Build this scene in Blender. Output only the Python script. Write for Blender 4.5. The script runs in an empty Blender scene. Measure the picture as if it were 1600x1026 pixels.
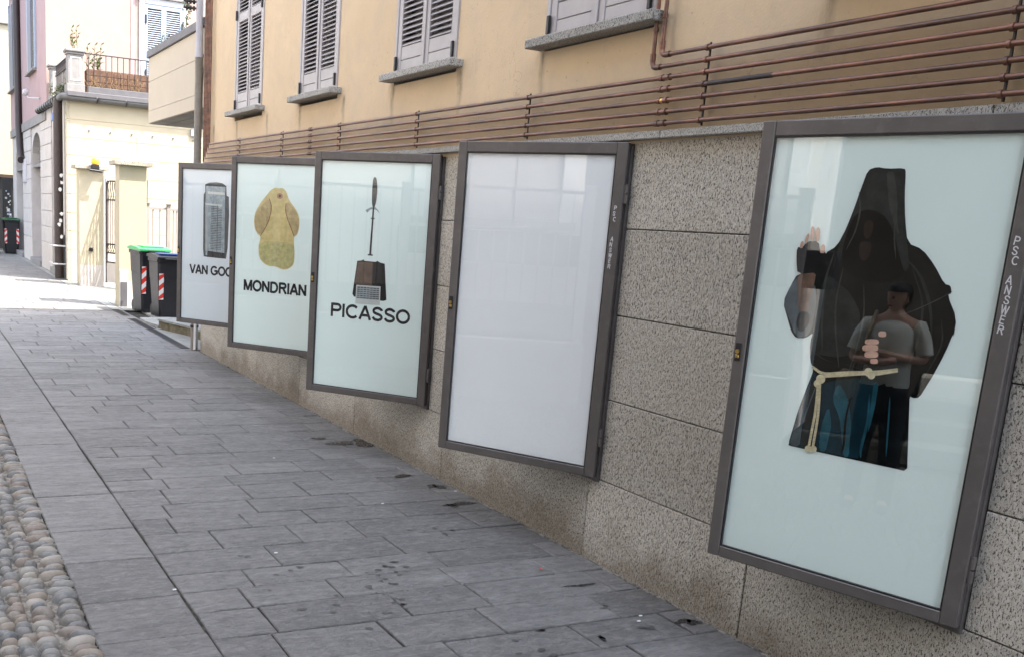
import bpy, bmesh, math, random
from mathutils import Vector, Matrix, Quaternion
random.seed(11)
scene = bpy.context.scene
COL = scene.collection
PI = math.pi
R = math.radians

# ------------------------------------------------------------------ camera
# world: X runs up the street, Y = 0 is the wall face (street on +Y), Z up
cam_d = bpy.data.cameras.new('camera')
cam = bpy.data.objects.new('camera', cam_d)
COL.objects.link(cam)
CR = (-0.426349, -0.902522, 0.060671)
CD = (-0.219477, 0.038146, -0.974872)
CF = (0.877529, -0.428951, -0.214346)
def _orth():
    r = Vector(CR).normalized(); f = Vector(CF); f = (f - r * f.dot(r)).normalized()
    d = f.cross(r)
    return r, d, f
_r, _d, _f = _orth()
cam.matrix_world = Matrix(((_r.x, -_d.x, -_f.x, 0.0), (_r.y, -_d.y, -_f.y, 3.16),
                           (_r.z, -_d.z, -_f.z, 1.65), (0, 0, 0, 1)))
cam_d.sensor_width = 36.0
cam_d.lens = 35.476
cam_d.shift_x = 0.1114
cam_d.shift_y = 0.1164
cam_d.clip_start = 0.05
cam_d.clip_end = 500
scene.camera = cam

# ------------------------------------------------------------------ light
SUN = Vector((-0.62, -0.78, 1.73)).normalized()          # towards the sun
elev = math.asin(SUN.z)
world = bpy.data.worlds.new('World'); scene.world = world
world.use_nodes = True
wn = world.node_tree.nodes; wl = world.node_tree.links
sky = wn.new('ShaderNodeTexSky'); sky.sky_type = 'NISHITA'; sky.sun_disc = False
sky.sun_elevation = elev
sky.air_density = 1.0; sky.dust_density = 2.5; sky.ozone_density = .4
sky.sun_rotation = math.atan2(SUN.x, SUN.y)
bg = wn['Background']; bg.inputs[1].default_value = 0.15
hs = wn.new('ShaderNodeHueSaturation'); hs.inputs['Saturation'].default_value = .68
wl.new(sky.outputs[0], hs.inputs['Color']); wl.new(hs.outputs[0], bg.inputs[0])
sd = bpy.data.lights.new('sun', 'SUN'); sd.energy = 2.05; sd.angle = R(0.53); sd.color = (1.0, 0.955, 0.88)
sun = bpy.data.objects.new('sun', sd); COL.objects.link(sun)
sun.rotation_euler = SUN.to_track_quat('Z', 'Y').to_euler()
sun.location = (0, 0, 30)
vs = scene.view_settings
vs.view_transform = 'Standard'; vs.look = 'None'; vs.gamma = 1; vs.use_curve_mapping = False
vs.exposure = 2.92
scene.cycles.max_bounces = 8
scene.cycles.transparent_max_bounces = 16

# ------------------------------------------------------------------ materials
class NT:
    def __init__(s, name):
        s.m = bpy.data.materials.new(name); s.m.use_nodes = True
        s.n = s.m.node_tree.nodes; s.l = s.m.node_tree.links
        s.b = s.n['Principled BSDF']
        g = s.n.new('ShaderNodeNewGeometry'); s.pos = g.outputs['Position']; s.geo = g
    def new(s, t, **k):
        x = s.n.new(t)
        for a, v in k.items(): setattr(x, a, v)
        return x
    def link(s, a, b): s.l.new(a, b)
    def val(s, sock, v):
        if hasattr(v, 'is_output') or isinstance(v, bpy.types.NodeSocket): s.l.new(v, sock)
        else: sock.default_value = v
    def scaled(s, sc, off=None):
        mp = s.new('ShaderNodeMapping'); s.link(s.pos, mp.inputs[0]); mp.inputs['Scale'].default_value = sc
        return mp.outputs[0]
    def noise(s, scale, detail=4, rough=.6, vec=None, out=0, dist=0):
        x = s.new('ShaderNodeTexNoise'); s.link(vec or s.pos, x.inputs['Vector'])
        x.inputs['Scale'].default_value = scale; x.inputs['Detail'].default_value = detail
        x.inputs['Roughness'].default_value = rough; x.inputs['Distortion'].default_value = dist
        return x.outputs[out]
    def ramp(s, f, a, b, ca=(0,0,0,1), cb=(1,1,1,1)):
        x = s.new('ShaderNodeValToRGB'); s.link(f, x.inputs[0])
        e = x.color_ramp.elements; e[0].position = a; e[1].position = b; e[0].color = ca; e[1].color = cb
        return x.outputs[0]
    def math(s, op, a, b=0.0, c=None, clamp=False):
        x = s.new('ShaderNodeMath', operation=op, use_clamp=clamp); s.val(x.inputs[0], a); s.val(x.inputs[1], b)
        if c is not None: s.val(x.inputs[2], c)
        return x.outputs[0]
    def mix(s, f, a, b, mode='MIX'):
        x = s.new('ShaderNodeMix', data_type='RGBA', blend_type=mode)
        s.val(x.inputs[0], f)
        for i, v in ((6, a), (7, b)):
            if isinstance(v, tuple) and len(v) == 3: v = v + (1,)
            s.val(x.inputs[i], v)
        return x.outputs[2]
    def sep(s):
        x = s.new('ShaderNodeSeparateXYZ'); s.link(s.pos, x.inputs[0]); return x.outputs
    def bump(s, h, strength=.3, dist=.01):
        x = s.new('ShaderNodeBump'); x.inputs['Strength'].default_value = strength; x.inputs['Distance'].default_value = dist
        s.val(x.inputs['Height'], h); s.link(x.outputs[0], s.b.inputs['Normal'])
    def tone(s, col, amt=.25, attr='tone'):
        a = s.new('ShaderNodeAttribute'); a.attribute_name = attr
        f = s.math('MULTIPLY_ADD', a.outputs['Fac'], amt * 2, 1 - amt)
        return s.mix(1.0, col, _rgb(s, f), 'MULTIPLY')
    def out(s, col=None, rough=.7, metal=0, spec=.5):
        if col is not None:
            if isinstance(col, tuple): col = col + (1,) if len(col) == 3 else col
            s.val(s.b.inputs['Base Color'], col)
        s.val(s.b.inputs['Roughness'], rough); s.b.inputs['Metallic'].default_value = metal
        s.b.inputs['Specular IOR Level'].default_value = spec
        return s.m
def _rgb(s, f):
    c = s.new('ShaderNodeCombineColor')
    for i in range(3): s.link(f, c.inputs[i])
    return c.outputs[0]

def simple(name, col, rough=.6, metal=0, spec=.5, var=.12, scale=6, bump=0.0, bscale=60, dirt=None):
    t = NT(name)
    n = t.noise(scale, 5)
    k = t.ramp(n, .3, .7, (1 - var,) * 3 + (1,), (1 + var * .6,) * 3 + (1,))
    c = t.mix(1.0, col + (1,), k, 'MULTIPLY')
    if dirt:
        d = t.ramp(t.noise(scale * 2.3, 6, .7), .52, .72)
        c = t.mix(t.math('MULTIPLY', d, dirt[0]), c, dirt[1])
    if bump: t.bump(t.noise(bscale, 4), bump, .004)
    rr = t.math('MULTIPLY_ADD', t.noise(scale * 3, 3), .25, rough - .12, clamp=True)
    return t.out(c, rr, metal, spec)

M = {}
# bush-hammered granite: buff ground, dark and pale flecks, brown street dirt at the foot
def granite(name, base, dark, light, dirt=True, fs=118, bump=1.0):
    t = NT(name)
    v = t.scaled((1.0, 1.0, .62))
    rot = t.new('ShaderNodeMapping'); t.link(t.pos, rot.inputs[0])
    rot.inputs['Rotation'].default_value = (0, R(-24), 0); rot.inputs['Scale'].default_value = (1.35, 1, .62)
    n1 = t.noise(fs, 4, .72, rot.outputs[0]); n2 = t.noise(fs * .5, 5, .75, rot.outputs[0]); n3 = t.noise(fs * 1.5, 2, .5)
    c = t.mix(t.ramp(n2, .36, .62), dark_mix(base, light, .0), light)
    c = t.mix(t.ramp(n1, .525, .57), c, dark)
    c = t.mix(t.math('MULTIPLY', t.ramp(n3, .60, .66), .6), c, tuple(x * 1.5 for x in dark))
    c = t.mix(t.ramp(t.noise(1.3, 4), .3, .7), c, t.mix(1.0, c, (.84, .82, .78, 1), 'MULTIPLY'))
    c = t.tone(c, .11)
    if dirt:
        z = t.sep()[2]
        band = t.math('MULTIPLY_ADD', t.noise(2.6, 5, .7), .62, -.06)
        f = t.math('MULTIPLY', t.math('SUBTRACT', band, z), 5.5, clamp=True)
        f = t.math('MULTIPLY', f, t.math('MULTIPLY_ADD', t.noise(26, 4), .8, .25), clamp=True)
        c = t.mix(t.math('MULTIPLY', f, .8), c, (.115, .082, .048))
    t.bump(t.math('ADD', t.math('MULTIPLY', n1, -1.0), t.math('MULTIPLY', n2, .9)), bump, .011)
    return t.out(c, .85, 0, .25)
def dark_mix(a, b, f): return tuple(x * (1 - f) + y * f for x, y in zip(a, b)) + (1,)
M['granite'] = granite('bush_hammered_granite', (.41, .378, .32), (.085, .078, .068), (.66, .625, .55))
M['coping'] = granite('coping_granite', (.36, .35, .32), (.07, .07, .065), (.52, .51, .48), False, 170, .4)
M['capstone'] = granite('cap_stone', (.34, .30, .24), (.10, .09, .07), (.46, .42, .35), False, 90, .5)

# ochre render with rain streaks below the ends of the window sills
t = NT('ochre_render')
x, y, z = t.sep()
c = t.mix(t.ramp(t.noise(1.1, 6, .6), .3, .7), (.64, .495, .325), (.575, .44, .285))
c = t.mix(t.math('MULTIPLY', t.ramp(t.noise(2.3, 7, .75, dist=.4), .46, .66), .42), c, (.47, .385, .29))
c = t.mix(t.math('MULTIPLY', t.ramp(t.noise(9, 6, .8, t.scaled((1, 1, .35))), .56, .72), .30), c, (.36, .30, .23))
cr_ = t.math('ABSOLUTE', t.math('SUBTRACT', t.noise(1.4, 5, .6, dist=.5), .5))
c = t.mix(t.math('MULTIPLY', t.math('SUBTRACT', 1.0, t.math('DIVIDE', cr_, .0016), clamp=True), .35), c, (.25, .19, .13))
wob = t.math('MULTIPLY_ADD', t.noise(7, 3), .10, -.05)
for x0, per in ((3.97, 1.935), (4.955, 1.95)):
    u = t.math('ADD', t.math('SUBTRACT', x, x0 - per * 5.5), wob)
    u = t.math('ABSOLUTE', t.math('SUBTRACT', t.math('MODULO', u, per), per * .5))
    f = t.math('SUBTRACT', 1.0, t.math('DIVIDE', u, .045), clamp=True)
    fz = t.math('MULTIPLY', t.math('MULTIPLY', t.math('SUBTRACT', 2.64, z), 30, clamp=True), t.math('MULTIPLY', t.math('SUBTRACT', z, 2.30), 3.2, clamp=True))
    f = t.math('MULTIPLY', t.math('MULTIPLY', f, fz), t.math('MULTIPLY_ADD', t.noise(30, 4, .8, t.scaled((1, 1, .15))), 2.2, -.35, clamp=True), clamp=True)
    c = t.mix(t.math('MULTIPLY', f, .9), c, (.12, .10, .075))
sp = t.ramp(t.noise(38, 2, .5), .70, .74)
c = t.mix(t.math('MULTIPLY', sp, .5), c, (.30, .22, .15))
f = t.math('MULTIPLY', t.math('SUBTRACT', t.math('MULTIPLY_ADD', t.noise(3, 5), .35, 2.28), z), 3.0, clamp=True)
c = t.mix(t.math('MULTIPLY', f, .14), c, (.40, .30, .19))
t.bump(t.math('ADD', t.noise(4, 5), t.math('MULTIPLY', t.noise(90, 3), .25)), .5, .01)
M['ochre'] = t.out(c, .9, 0, .2)

# split slate paving, tone per stone
t = NT('slate_paving')
n = t.noise(3.2, 7, .68, t.scaled((1.6, .8, 1)), dist=.6)
n2 = t.noise(1.6, 6, .75, t.scaled((9, 1.6, 1)), dist=1.4)
c = t.mix(t.ramp(n, .28, .72), (.140, .137, .133), (.208, .202, .193))
c = t.mix(t.math('MULTIPLY', t.ramp(n2, .50, .62), .45), c, (.25, .245, .235))
c = t.mix(t.math('MULTIPLY', t.ramp(n2, .30, .44, (1, 1, 1, 1), (0, 0, 0, 1)), .35), c, (.085, .09, .10))
c = t.mix(t.math('MULTIPLY', t.ramp(t.noise(70, 3, .7), .60, .72), .30), c, (.34, .33, .31))
c = t.tone(c, .17)
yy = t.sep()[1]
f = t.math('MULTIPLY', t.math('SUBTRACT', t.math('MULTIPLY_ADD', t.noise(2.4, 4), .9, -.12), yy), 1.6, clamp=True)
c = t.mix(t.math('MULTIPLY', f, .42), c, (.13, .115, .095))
wv = t.noise(2.6, 8, .62, t.scaled((5.5, 1.2, 1)), dist=1.2)
nl = t.noise(2.2, 6, .6, t.scaled((2.6, 1.0, 1)), dist=.9)
cl_ = t.math('ABSOLUTE', t.math('SUBTRACT', t.math('FRACT', t.math('MULTIPLY', nl, 7.0)), .5))
cleft = t.math('MULTIPLY', t.math('SUBTRACT', 1.0, t.math('DIVIDE', cl_, .035), clamp=True), t.ramp(t.noise(1.7, 3), .5, .62))
c = t.mix(t.math('MULTIPLY', cleft, .6), c, (.045, .045, .048))
mot = t.noise(17, 6, .75, t.scaled((1.8, 1, 1)), dist=.5)
c = t.mix(t.math('MULTIPLY', t.ramp(mot, .50, .64), .60), c, (.27, .265, .25))
c = t.mix(t.math('MULTIPLY', t.ramp(mot, .30, .46, (1, 1, 1, 1), (0, 0, 0, 1)), .65), c, (.085, .083, .083))
steps = t.math('FRACT', t.math('MULTIPLY', nl, 7.0))
t.bump(t.math('ADD', t.math('ADD', t.math('MULTIPLY', wv, .8), t.math('MULTIPLY', mot, .5)), t.math('ADD', t.math('MULTIPLY', n2, 1.0), t.math('MULTIPLY', t.noise(60, 4), .3))), 1.0, .030)
rr = t.math('MULTIPLY_ADD', t.ramp(wv, .35, .65), .30, .42)
M['slate'] = t.out(c, rr, 0, .42)
t = NT('paving_joint')
c = t.mix(t.ramp(t.noise(30, 5), .4, .6), (.018, .017, .015), (.075, .070, .06))
t.bump(t.noise(60, 4), .5, .01); M['joint'] = t.out(c, .95, 0, .1)
t = NT('pale_mortar')
c = t.mix(t.ramp(t.noise(40, 5), .4, .6), (.10, .092, .08), (.24, .225, .20))
t.bump(t.noise(60, 4), .5, .01); M['mortar'] = t.out(c, .95, 0, .1)
t = NT('river_cobble')
a = t.new('ShaderNodeAttribute'); a.attribute_name = 'tone'
cr = t.new('ShaderNodeValToRGB'); t.link(a.outputs['Fac'], cr.inputs[0]); cr.color_ramp.interpolation = 'LINEAR'
els = cr.color_ramp.elements
els[0].position = 0; els[0].color = (.085, .095, .105, 1); els[1].position = 1; els[1].color = (.30, .275, .235, 1)
for p, cc in ((.2, (.155, .155, .15, 1)), (.4, (.12, .125, .125, 1)), (.55, (.21, .178, .14, 1)), (.7, (.17, .135, .11, 1)), (.85, (.19, .195, .185, 1))):
    e = els.new(p); e.color = cc
c = t.mix(t.math('MULTIPLY', t.ramp(t.noise(55, 5, .7), .42, .68), .55), cr.outputs[0], (.26, .245, .215))
t.bump(t.noise(90, 3), .2, .003); M['cobble'] = t.out(c, .55, 0, .4)

M['wet'] = simple('wet_stone', (.022, .022, .024), .25, 0, .6, .2, 20)
M['damp'] = simple('damp_stone', (.060, .058, .056), .4, 0, .5, .2, 20)
M['concrete'] = simple('grey_concrete', (.26, .26, .24), .85, 0, .2, .2, 5, .5, 50, (.6, (.14, .14, .11)))
M['moss'] = simple('mossy_stone', (.15, .13, .09), .95, 0, .1, .4, 9, .9, 25, (.85, (.035, .055, .012)))
M['grate'] = simple('cast_iron', (.035, .035, .04), .5, .4, .5)
M['frame'] = simple('taupe_painted_steel', (.112, .099, .091), .42, .15, .5, .16, 7, .10, 40, (.45, (.175, .16, .145)))
M['frame_dark'] = simple('cabinet_inside', (.035, .032, .03), .6, 0, .4)
M['shutter'] = simple('grey_mauve_shutter_paint', (.37, .345, .34), .45, 0, .4, .08, 8)
M['slat'] = simple('shutter_slat_paint', (.38, .36, .365), .42, 0, .4, .10, 8)
M['black'] = simple('black_iron', (.018, .017, .017), .45, .2, .5)
M['darkpipe'] = simple('dark_brown_downpipe', (.035, .024, .022), .45, .2, .5)
M['brass'] = simple('brass_lock', (.62, .42, .14), .3, .9, .5)
t = NT('aged_copper')
c = t.mix(t.ramp(t.noise(5, 6, .7, t.scaled((.6, 4, 4))), .35, .62), (.065, .038, .030), (.23, .105, .065))
c = t.mix(t.math('MULTIPLY', t.ramp(t.noise(22, 4), .55, .7), .5), c, (.07, .055, .05))
M['copper'] = t.out(c, .40, .35, .5)
M['tan'] = simple('tan_render', (.50, .435, .34), .9, 0, .2, .06, 2, .3, 40)
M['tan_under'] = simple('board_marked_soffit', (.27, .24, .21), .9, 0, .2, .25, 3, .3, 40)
M['grey_metal'] = simple('lead_flashing', (.11, .105, .11), .6, .2, .4, .15, 6)
M['pipe_grey'] = simple('grey_pvc_pipe', (.42, .41, .43), .5, 0, .4)
M['pipe_brown'] = simple('brown_grey_pipe', (.21, .19, .16), .6, 0, .4, .2, 10)
M['white'] = simple('white_plastic', (.75, .75, .75), .4, 0, .5, .04)
M['cream'] = simple('cream_render', (.40, .355, .26), .9, 0, .2, .05, 2, .25, 40)
M['cream_side'] = simple('shaded_cream_ashlar', (.44, .41, .385), .9, 0, .2, .12, 3, .3, 30)  # cream of the street side, its shade greyed into the colour
M['cream2'] = simple('pillar_cream_render', (.40, .355, .255), .9, 0, .2, .05, 3, .2, 40)
M['plinth'] = simple('beige_plinth', (.46, .42, .38), .9, 0, .2, .10, 6, .3, 40)
M['pink'] = simple('faded_pink_render', (.31, .235, .20), .9, 0, .2, .05, 1.0, .2, 20, (.6, (.37, .32, .295)))
M['pink_dark'] = simple('shaded_pink_render', (.34, .24, .235), .9, 0, .2, .07, 2, .2, 20)  # pink of the street side, with the shade tone put into the colour
M['blue_shutter'] = simple('pale_blue_shutter', (.28, .335, .40), .6, 0, .3, .06, 8)
M['grey_shutter'] = simple('slate_grey_shutter', (.16, .165, .19), .6, 0, .3, .1, 8)
M['stone_post'] = simple('weathered_balustrade_stone', (.22, .21, .20), .9, 0, .2, .16, 7, .4, 30, (.5, (.24, .23, .22)))
M['iron'] = simple('rusty_iron', (.05, .04, .038), .6, .3, .4)
M['terracotta'] = simple('brown_lattice', (.13, .075, .05), .85, 0, .2, .35, 10, .4, 30)
M['zinc'] = simple('zinc_gutter', (.12, .12, .12), .45, .6, .5, .15, 8)
M['bin'] = simple('black_bin_plastic', (.012, .012, .015), .38, 0, .5, .15, 10)
M['bin_green'] = simple('green_lid_plastic', (.05, .36, .11), .35, 0, .5, .06, 10)
M['bin_green_dark'] = simple('dark_green_lid', (.015, .10, .04), .35, 0, .5, .06, 10)
M['bin_blue'] = simple('blue_lid', (.035, .10, .34), .4, 0, .5, .06, 10)
M['red'] = simple('red_reflective_sheet', (.58, .035, .02), .35, 0, .5, .05)
M['refl_white'] = simple('white_reflective_sheet', (.70, .70, .68), .35, 0, .5, .05)
M['gate'] = simple('pale_gate_paint', (.30, .27, .25), .6, .1, .4, .1)
M['orange'] = simple('amber_lamp', (.85, .38, .01), .25, 0, .5, .04)
M['leaf'] = simple('sunlit_leaf', (.13, .19, .045), .5, 0, .4, .3, 20)
M['leaf_dark'] = simple('dark_leaf', (.03, .05, .018), .5, 0, .4, .3, 20)
M['straw'] = simple('dried_weed', (.20, .13, .06), .8, 0, .2, .3, 20)
M['stem'] = simple('plant_stem', (.14, .11, .06), .8, 0, .2)
M['doorgrey'] = simple('blue_grey_door', (.26, .27, .30), .6, 0, .3, .08, 4)
M['fanglass'] = simple('dark_fanlight', (.05, .055, .06), .15, 0, .6)
M['soil'] = simple('wood_brown', (.06, .04, .03), .8, 0, .2, .3)
M['skin'] = simple('skin', (.64, .41, .31), .5, 0, .4, .05)
M['hair'] = simple('dark_hair', (.015, .011, .009), .5, 0, .4, .2, 40)
M['tee'] = simple('grey_green_tee', (.72, .75, .69), .9, 0, .2, .08, 20)
M['jeans'] = simple('dark_trousers', (.02, .022, .03), .9, 0, .2, .15, 20)
M['canvas'] = simple('canvas_bag', (.42, .36, .26), .9, 0, .2, .1, 20)
M['opp_wall'] = simple('opposite_cream_pink_render', (.70, .665, .63), .9, 0, .2, .06, 2)
M['opp_low'] = simple('opposite_grey_render', (.40, .39, .38), .9, 0, .2, .12, 3)
M['shade_wall'] = simple('shade_toned_wall', (.035, .032, .03), .9, 0, .2, .35, 2.5, .4, 20)  # near-black wall colour standing for shade on the opposite side
M['stone_white'] = simple('painted_window_surround', (.42, .42, .43), .8, 0, .2, .08, 5)
M['lilac'] = simple('lilac_grey_render', (.32, .29, .31), .9, 0, .2, .06, 2)
# prints (flat graphics on the posters)
def ink(name, col, var=.25, scale=14, rough=.7): M[name] = simple(name, col, rough, 0, .0, var, scale)
M['print_teal'] = simple('pale_teal_poster', (.78, .87, .835), .6, 0, .3, .02, 2)
M['print_white'] = simple('white_poster', (.845, .84, .845), .6, 0, .3, .02, 2)
M['print_grey'] = simple('grey_blue_poster', (.66, .70, .735), .6, 0, .3, .02, 2)
ink('ink_black', (.012, .012, .013), .1)
ink('ink_robe', (.0065, .0075, .0075), .5, 9)
ink('ink_hood', (.024, .027, .025), .45, 22)
ink('ink_fold', (.050, .052, .046), .4, 22)
ink('ink_void', (.0025, .0025, .003))
ink('ink_face', (.022, .013, .010), .4, 30)
ink('ink_teal', (.020, .085, .112), .5, 12)
ink('ink_teal_dark', (.008, .027, .038), .4, 12)
ink('ink_greyblue', (.085, .105, .112), .4, 16)
ink('ink_skin', (.60, .37, .28), .25, 30)
ink('ink_skin_dark', (.16, .10, .07), .35, 30)
ink('ink_rope', (.66, .58, .38), .3, 60)
ink('ink_ochre', (.64, .52, .25), .18, 20)
ink('ink_ochre2', (.50, .39, .21), .25, 24)
ink('ink_olive', (.50, .45, .21), .3, 30)
ink('ink_seam', (.20, .075, .035))
ink('ink_pinkish', (.48, .27, .20))
ink('ink_steel', (.055, .060, .062), .3)
ink('ink_brown', (.13, .085, .06), .3, 20)
ink('ink_pale', (.56, .57, .54), .08)
ink('ink_grey', (.33, .36, .37), .2)
ink('ink_smoke', (.30, .35, .37), .35, 25)
M['chalk'] = simple('white_marker', (.62, .61, .60), .6, 0, .3, .05)
# window glass: clear, reflecting by Fresnel
t = NT('clear_glass')
inc = t.geo.outputs['Incoming']
dt = t.new('ShaderNodeVectorMath', operation='DOT_PRODUCT'); t.link(inc, dt.inputs[0]); t.link(t.geo.outputs['Normal'], dt.inputs[1])
cs_ = t.math('ABSOLUTE', dt.outputs['Value'])
fz_ = t.math('MULTIPLY_ADD', t.math('POWER', t.math('SUBTRACT', 1.0, cs_, clamp=True), 5.0), .95, .052)   # Schlick, same on both faces
gl = t.new('ShaderNodeBsdfGlossy'); gl.inputs['Roughness'].default_value = .004; gl.inputs['Color'].default_value = (1, 1, 1, 1)
tr = t.new('ShaderNodeBsdfTransparent'); tr.inputs[0].default_value = (.985, .995, .99, 1)
mx = t.new('ShaderNodeMixShader')
t.link(fz_, mx.inputs[0]); t.link(tr.outputs[0], mx.inputs[1]); t.link(gl.outputs[0], mx.inputs[2])
t.link(mx.outputs[0], t.n['Material Output'].inputs['Surface'])
M['glass'] = t.m

# ------------------------------------------------------------------ object helpers
def tag(o, label=None, cat=None, group=None, kind=None):
    if label: o['label'] = label
    if cat: o['category'] = cat
    if group: o['group'] = group
    if kind: o['kind'] = kind
    return o
def empty(name, loc=(0, 0, 0), rz=0, parent=None, **k):
    o = bpy.data.objects.new(name, None); COL.objects.link(o); o.location = loc; o.rotation_euler = (0, 0, rz)
    o.empty_display_size = .1
    if parent: o.parent = parent
    return tag(o, **k)
class MB:
    def __init__(s): s.v = []; s.f = []; s.mi = []; s.smooth = []; s.tn = []
    def add(s, vs, fs, mi=0, sm=False, tone=.5):
        b = len(s.v); s.v += [tuple(v) for v in vs]
        for f in fs:
            s.f.append(tuple(b + i for i in f)); s.mi.append(mi); s.smooth.append(sm); s.tn.append(tone)
        return s
    def box(s, a, b, mi=0, ch=0.0, tone=.5, mat=None):
        x0, y0, z0 = [min(p, q) for p, q in zip(a, b)]; x1, y1, z1 = [max(p, q) for p, q in zip(a, b)]
        if ch <= 0:
            vs = [(x0,y0,z0),(x1,y0,z0),(x1,y1,z0),(x0,y1,z0),(x0,y0,z1),(x1,y0,z1),(x1,y1,z1),(x0,y1,z1)]
            fs = [(0,3,2,1),(4,5,6,7),(0,1,5,4),(1,2,6,5),(2,3,7,6),(3,0,4,7)]
        else:
            c = min(ch, (x1-x0)*.45, (y1-y0)*.45, (z1-z0)*.45)
            vs = []; idx = {}
            for ax in range(3):
                for sx in (0, 1):
                    for sy in (0, 1):
                        for sz in (0, 1):
                            p = [x0 if not sx else x1, y0 if not sy else y1, z0 if not sz else z1]
                            sg = (sx, sy, sz)
                            for k in range(3):
                                if k != ax: p[k] += c if not sg[k] else -c
                            idx[(ax, sx, sy, sz)] = len(vs); vs.append(tuple(p))
            fs = []
            for ax in range(3):
                o = [k for k in range(3) if k != ax]
                for sd_ in (0, 1):
                    q = []
                    for u, w_ in ((0,0),(1,0),(1,1),(0,1)):
                        sg = [0,0,0]; sg[ax] = sd_; sg[o[0]] = u; sg[o[1]] = w_
                        q.append(idx[(ax, *sg)])
                    fs.append(tuple(q))
            for ax in range(3):        # edges along ax
                o = [k for k in range(3) if k != ax]
                for u in (0, 1):
                    for w_ in (0, 1):
                        q = []
                        for face, e in ((o[0], 0), (o[0], 1), (o[1], 1), (o[1], 0)):
                            sg = [0,0,0]; sg[ax] = e; sg[o[0]] = u; sg[o[1]] = w_
                            q.append(idx[(face, *sg)])
                        fs.append(tuple(q))
            for sx in (0,1):
                for sy in (0,1):
                    for sz in (0,1): fs.append(tuple(idx[(k, sx, sy, sz)] for k in range(3)))
        if mat is not None: vs = [tuple(mat @ Vector(v)) for v in vs]
        return s.add(vs, fs, mi, False, tone)
    def tube(s, pts, r, n=8, mi=0, closed=False, cap=True, sm=True):
        pts = [Vector(p) for p in pts]; N = len(pts); rings = []
        prev = None
        for i, p in enumerate(pts):
            a = pts[i-1] if i > 0 else (pts[-1] if closed else p); b = pts[i+1] if i < N-1 else (pts[0] if closed else p)
            t_ = (b - a).normalized()
            if prev is None:
                u = t_.orthogonal().normalized()
            else:
                u = (prev - t_ * prev.dot(t_)).normalized()
            prev = u; w_ = t_.cross(u)
            rr = r[i] if isinstance(r, (list, tuple)) else r
            rings.append([p + (u * math.cos(2*PI*k/n) + w_ * math.sin(2*PI*k/n)) * rr for k in range(n)])
        vs = [v for rg in rings for v in rg]; fs = []
        for i in range(N - 1 + (1 if closed else 0)):
            for k in range(n):
                a0 = i*n + k; a1 = i*n + (k+1) % n; j = (i+1) % N
                fs.append((a0, a1, j*n + (k+1) % n, j*n + k))
        s.add(vs, fs, mi, sm)
        if cap and not closed:
            s.add(rings[0], [tuple(range(n))[::-1]], mi); s.add(rings[-1], [tuple(range(n))], mi)
        return s
    def prism(s, poly, f0, f1, mi=0):
        """poly: 2D list, f0/f1 map (u,v) -> 3D for the back and the front"""
        n = len(poly)
        a = [f0(*p) for p in poly]; b = [f1(*p) for p in poly]
        s.add(a + b, [tuple(range(n))[::-1], tuple(range(n, 2*n))] + [(i, (i+1) % n, n + (i+1) % n, n + i) for i in range(n)], mi)
        return s
    def build(s, name, mats, parent=None, origin=None, bevel=0, **k):
        me = bpy.data.meshes.new(name)
        vs = s.v
        if origin is not None: vs = [(a-origin[0], b-origin[1], c-origin[2]) for a, b, c in vs]
        me.from_pydata(vs, [], s.f)
        if not isinstance(mats, (list, tuple)): mats = [mats]
        for m in mats: me.materials.append(m)
        me.polygons.foreach_set('material_index', s.mi)
        me.polygons.foreach_set('use_smooth', s.smooth)
        at = me.attributes.new('tone', 'FLOAT', 'FACE'); at.data.foreach_set('value', s.tn)
        bm = bmesh.new(); bm.from_mesh(me); bmesh.ops.recalc_face_normals(bm, faces=bm.faces); bm.to_mesh(me); bm.free()
        me.update()
        o = bpy.data.objects.new(name, me); COL.objects.link(o)
        if origin is not None: o.location = origin
        if parent: o.parent = parent; 
        if parent and origin is not None: o.location = Vector(origin) - parent.location if parent.rotation_euler.z == 0 else origin
        return tag(o, **k)
def dup(o, loc=None, parent=None, rot=None, **k):
    c = o.copy(); COL.objects.link(c)
    if loc is not None: c.location = loc
    if rot is not None: c.rotation_euler = rot
    if parent is not None: c.parent = parent
    return tag(c, **k)
def wall_grid(mb, x0, x1, z0, z1, holes, y, depth, mi=0, axis='x'):
    """front face at y with rectangular holes and their reveals going back by depth"""
    xs = sorted({x0, x1, *[h[0] for h in holes], *[h[1] for h in holes]}); zs_ = sorted({z0, z1, *[h[2] for h in holes], *[h[3] for h in holes]})
    xs = [v for v in xs if x0 <= v <= x1]; zs_ = [v for v in zs_ if z0 <= v <= z1]
    P = (lambda a, d, c: (a, d, c)) if axis == 'x' else (lambda a, d, c: (d, a, c))
    for i in range(len(xs)-1):
        for j in range(len(zs_)-1):
            cx, cz = (xs[i]+xs[i+1])/2, (zs_[j]+zs_[j+1])/2
            if any(h[0] < cx < h[1] and h[2] < cz < h[3] for h in holes): continue
            mb.add([P(xs[i], y, zs_[j]), P(xs[i+1], y, zs_[j]), P(xs[i+1], y, zs_[j+1]), P(xs[i], y, zs_[j+1])], [(0,1,2,3)], mi)
    for a, b, c, d in holes:
        yb = y - depth
        mb.add([P(a,y,c),P(b,y,c),P(b,y,d),P(a,y,d),P(a,yb,c),P(b,yb,c),P(b,yb,d),P(a,yb,d)],
               [(0,1,5,4),(1,2,6,5),(2,3,7,6),(3,0,4,7),(4,5,6,7)], mi)
    return mb
def zs(X): return .0055 * (X - 3)
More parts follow.
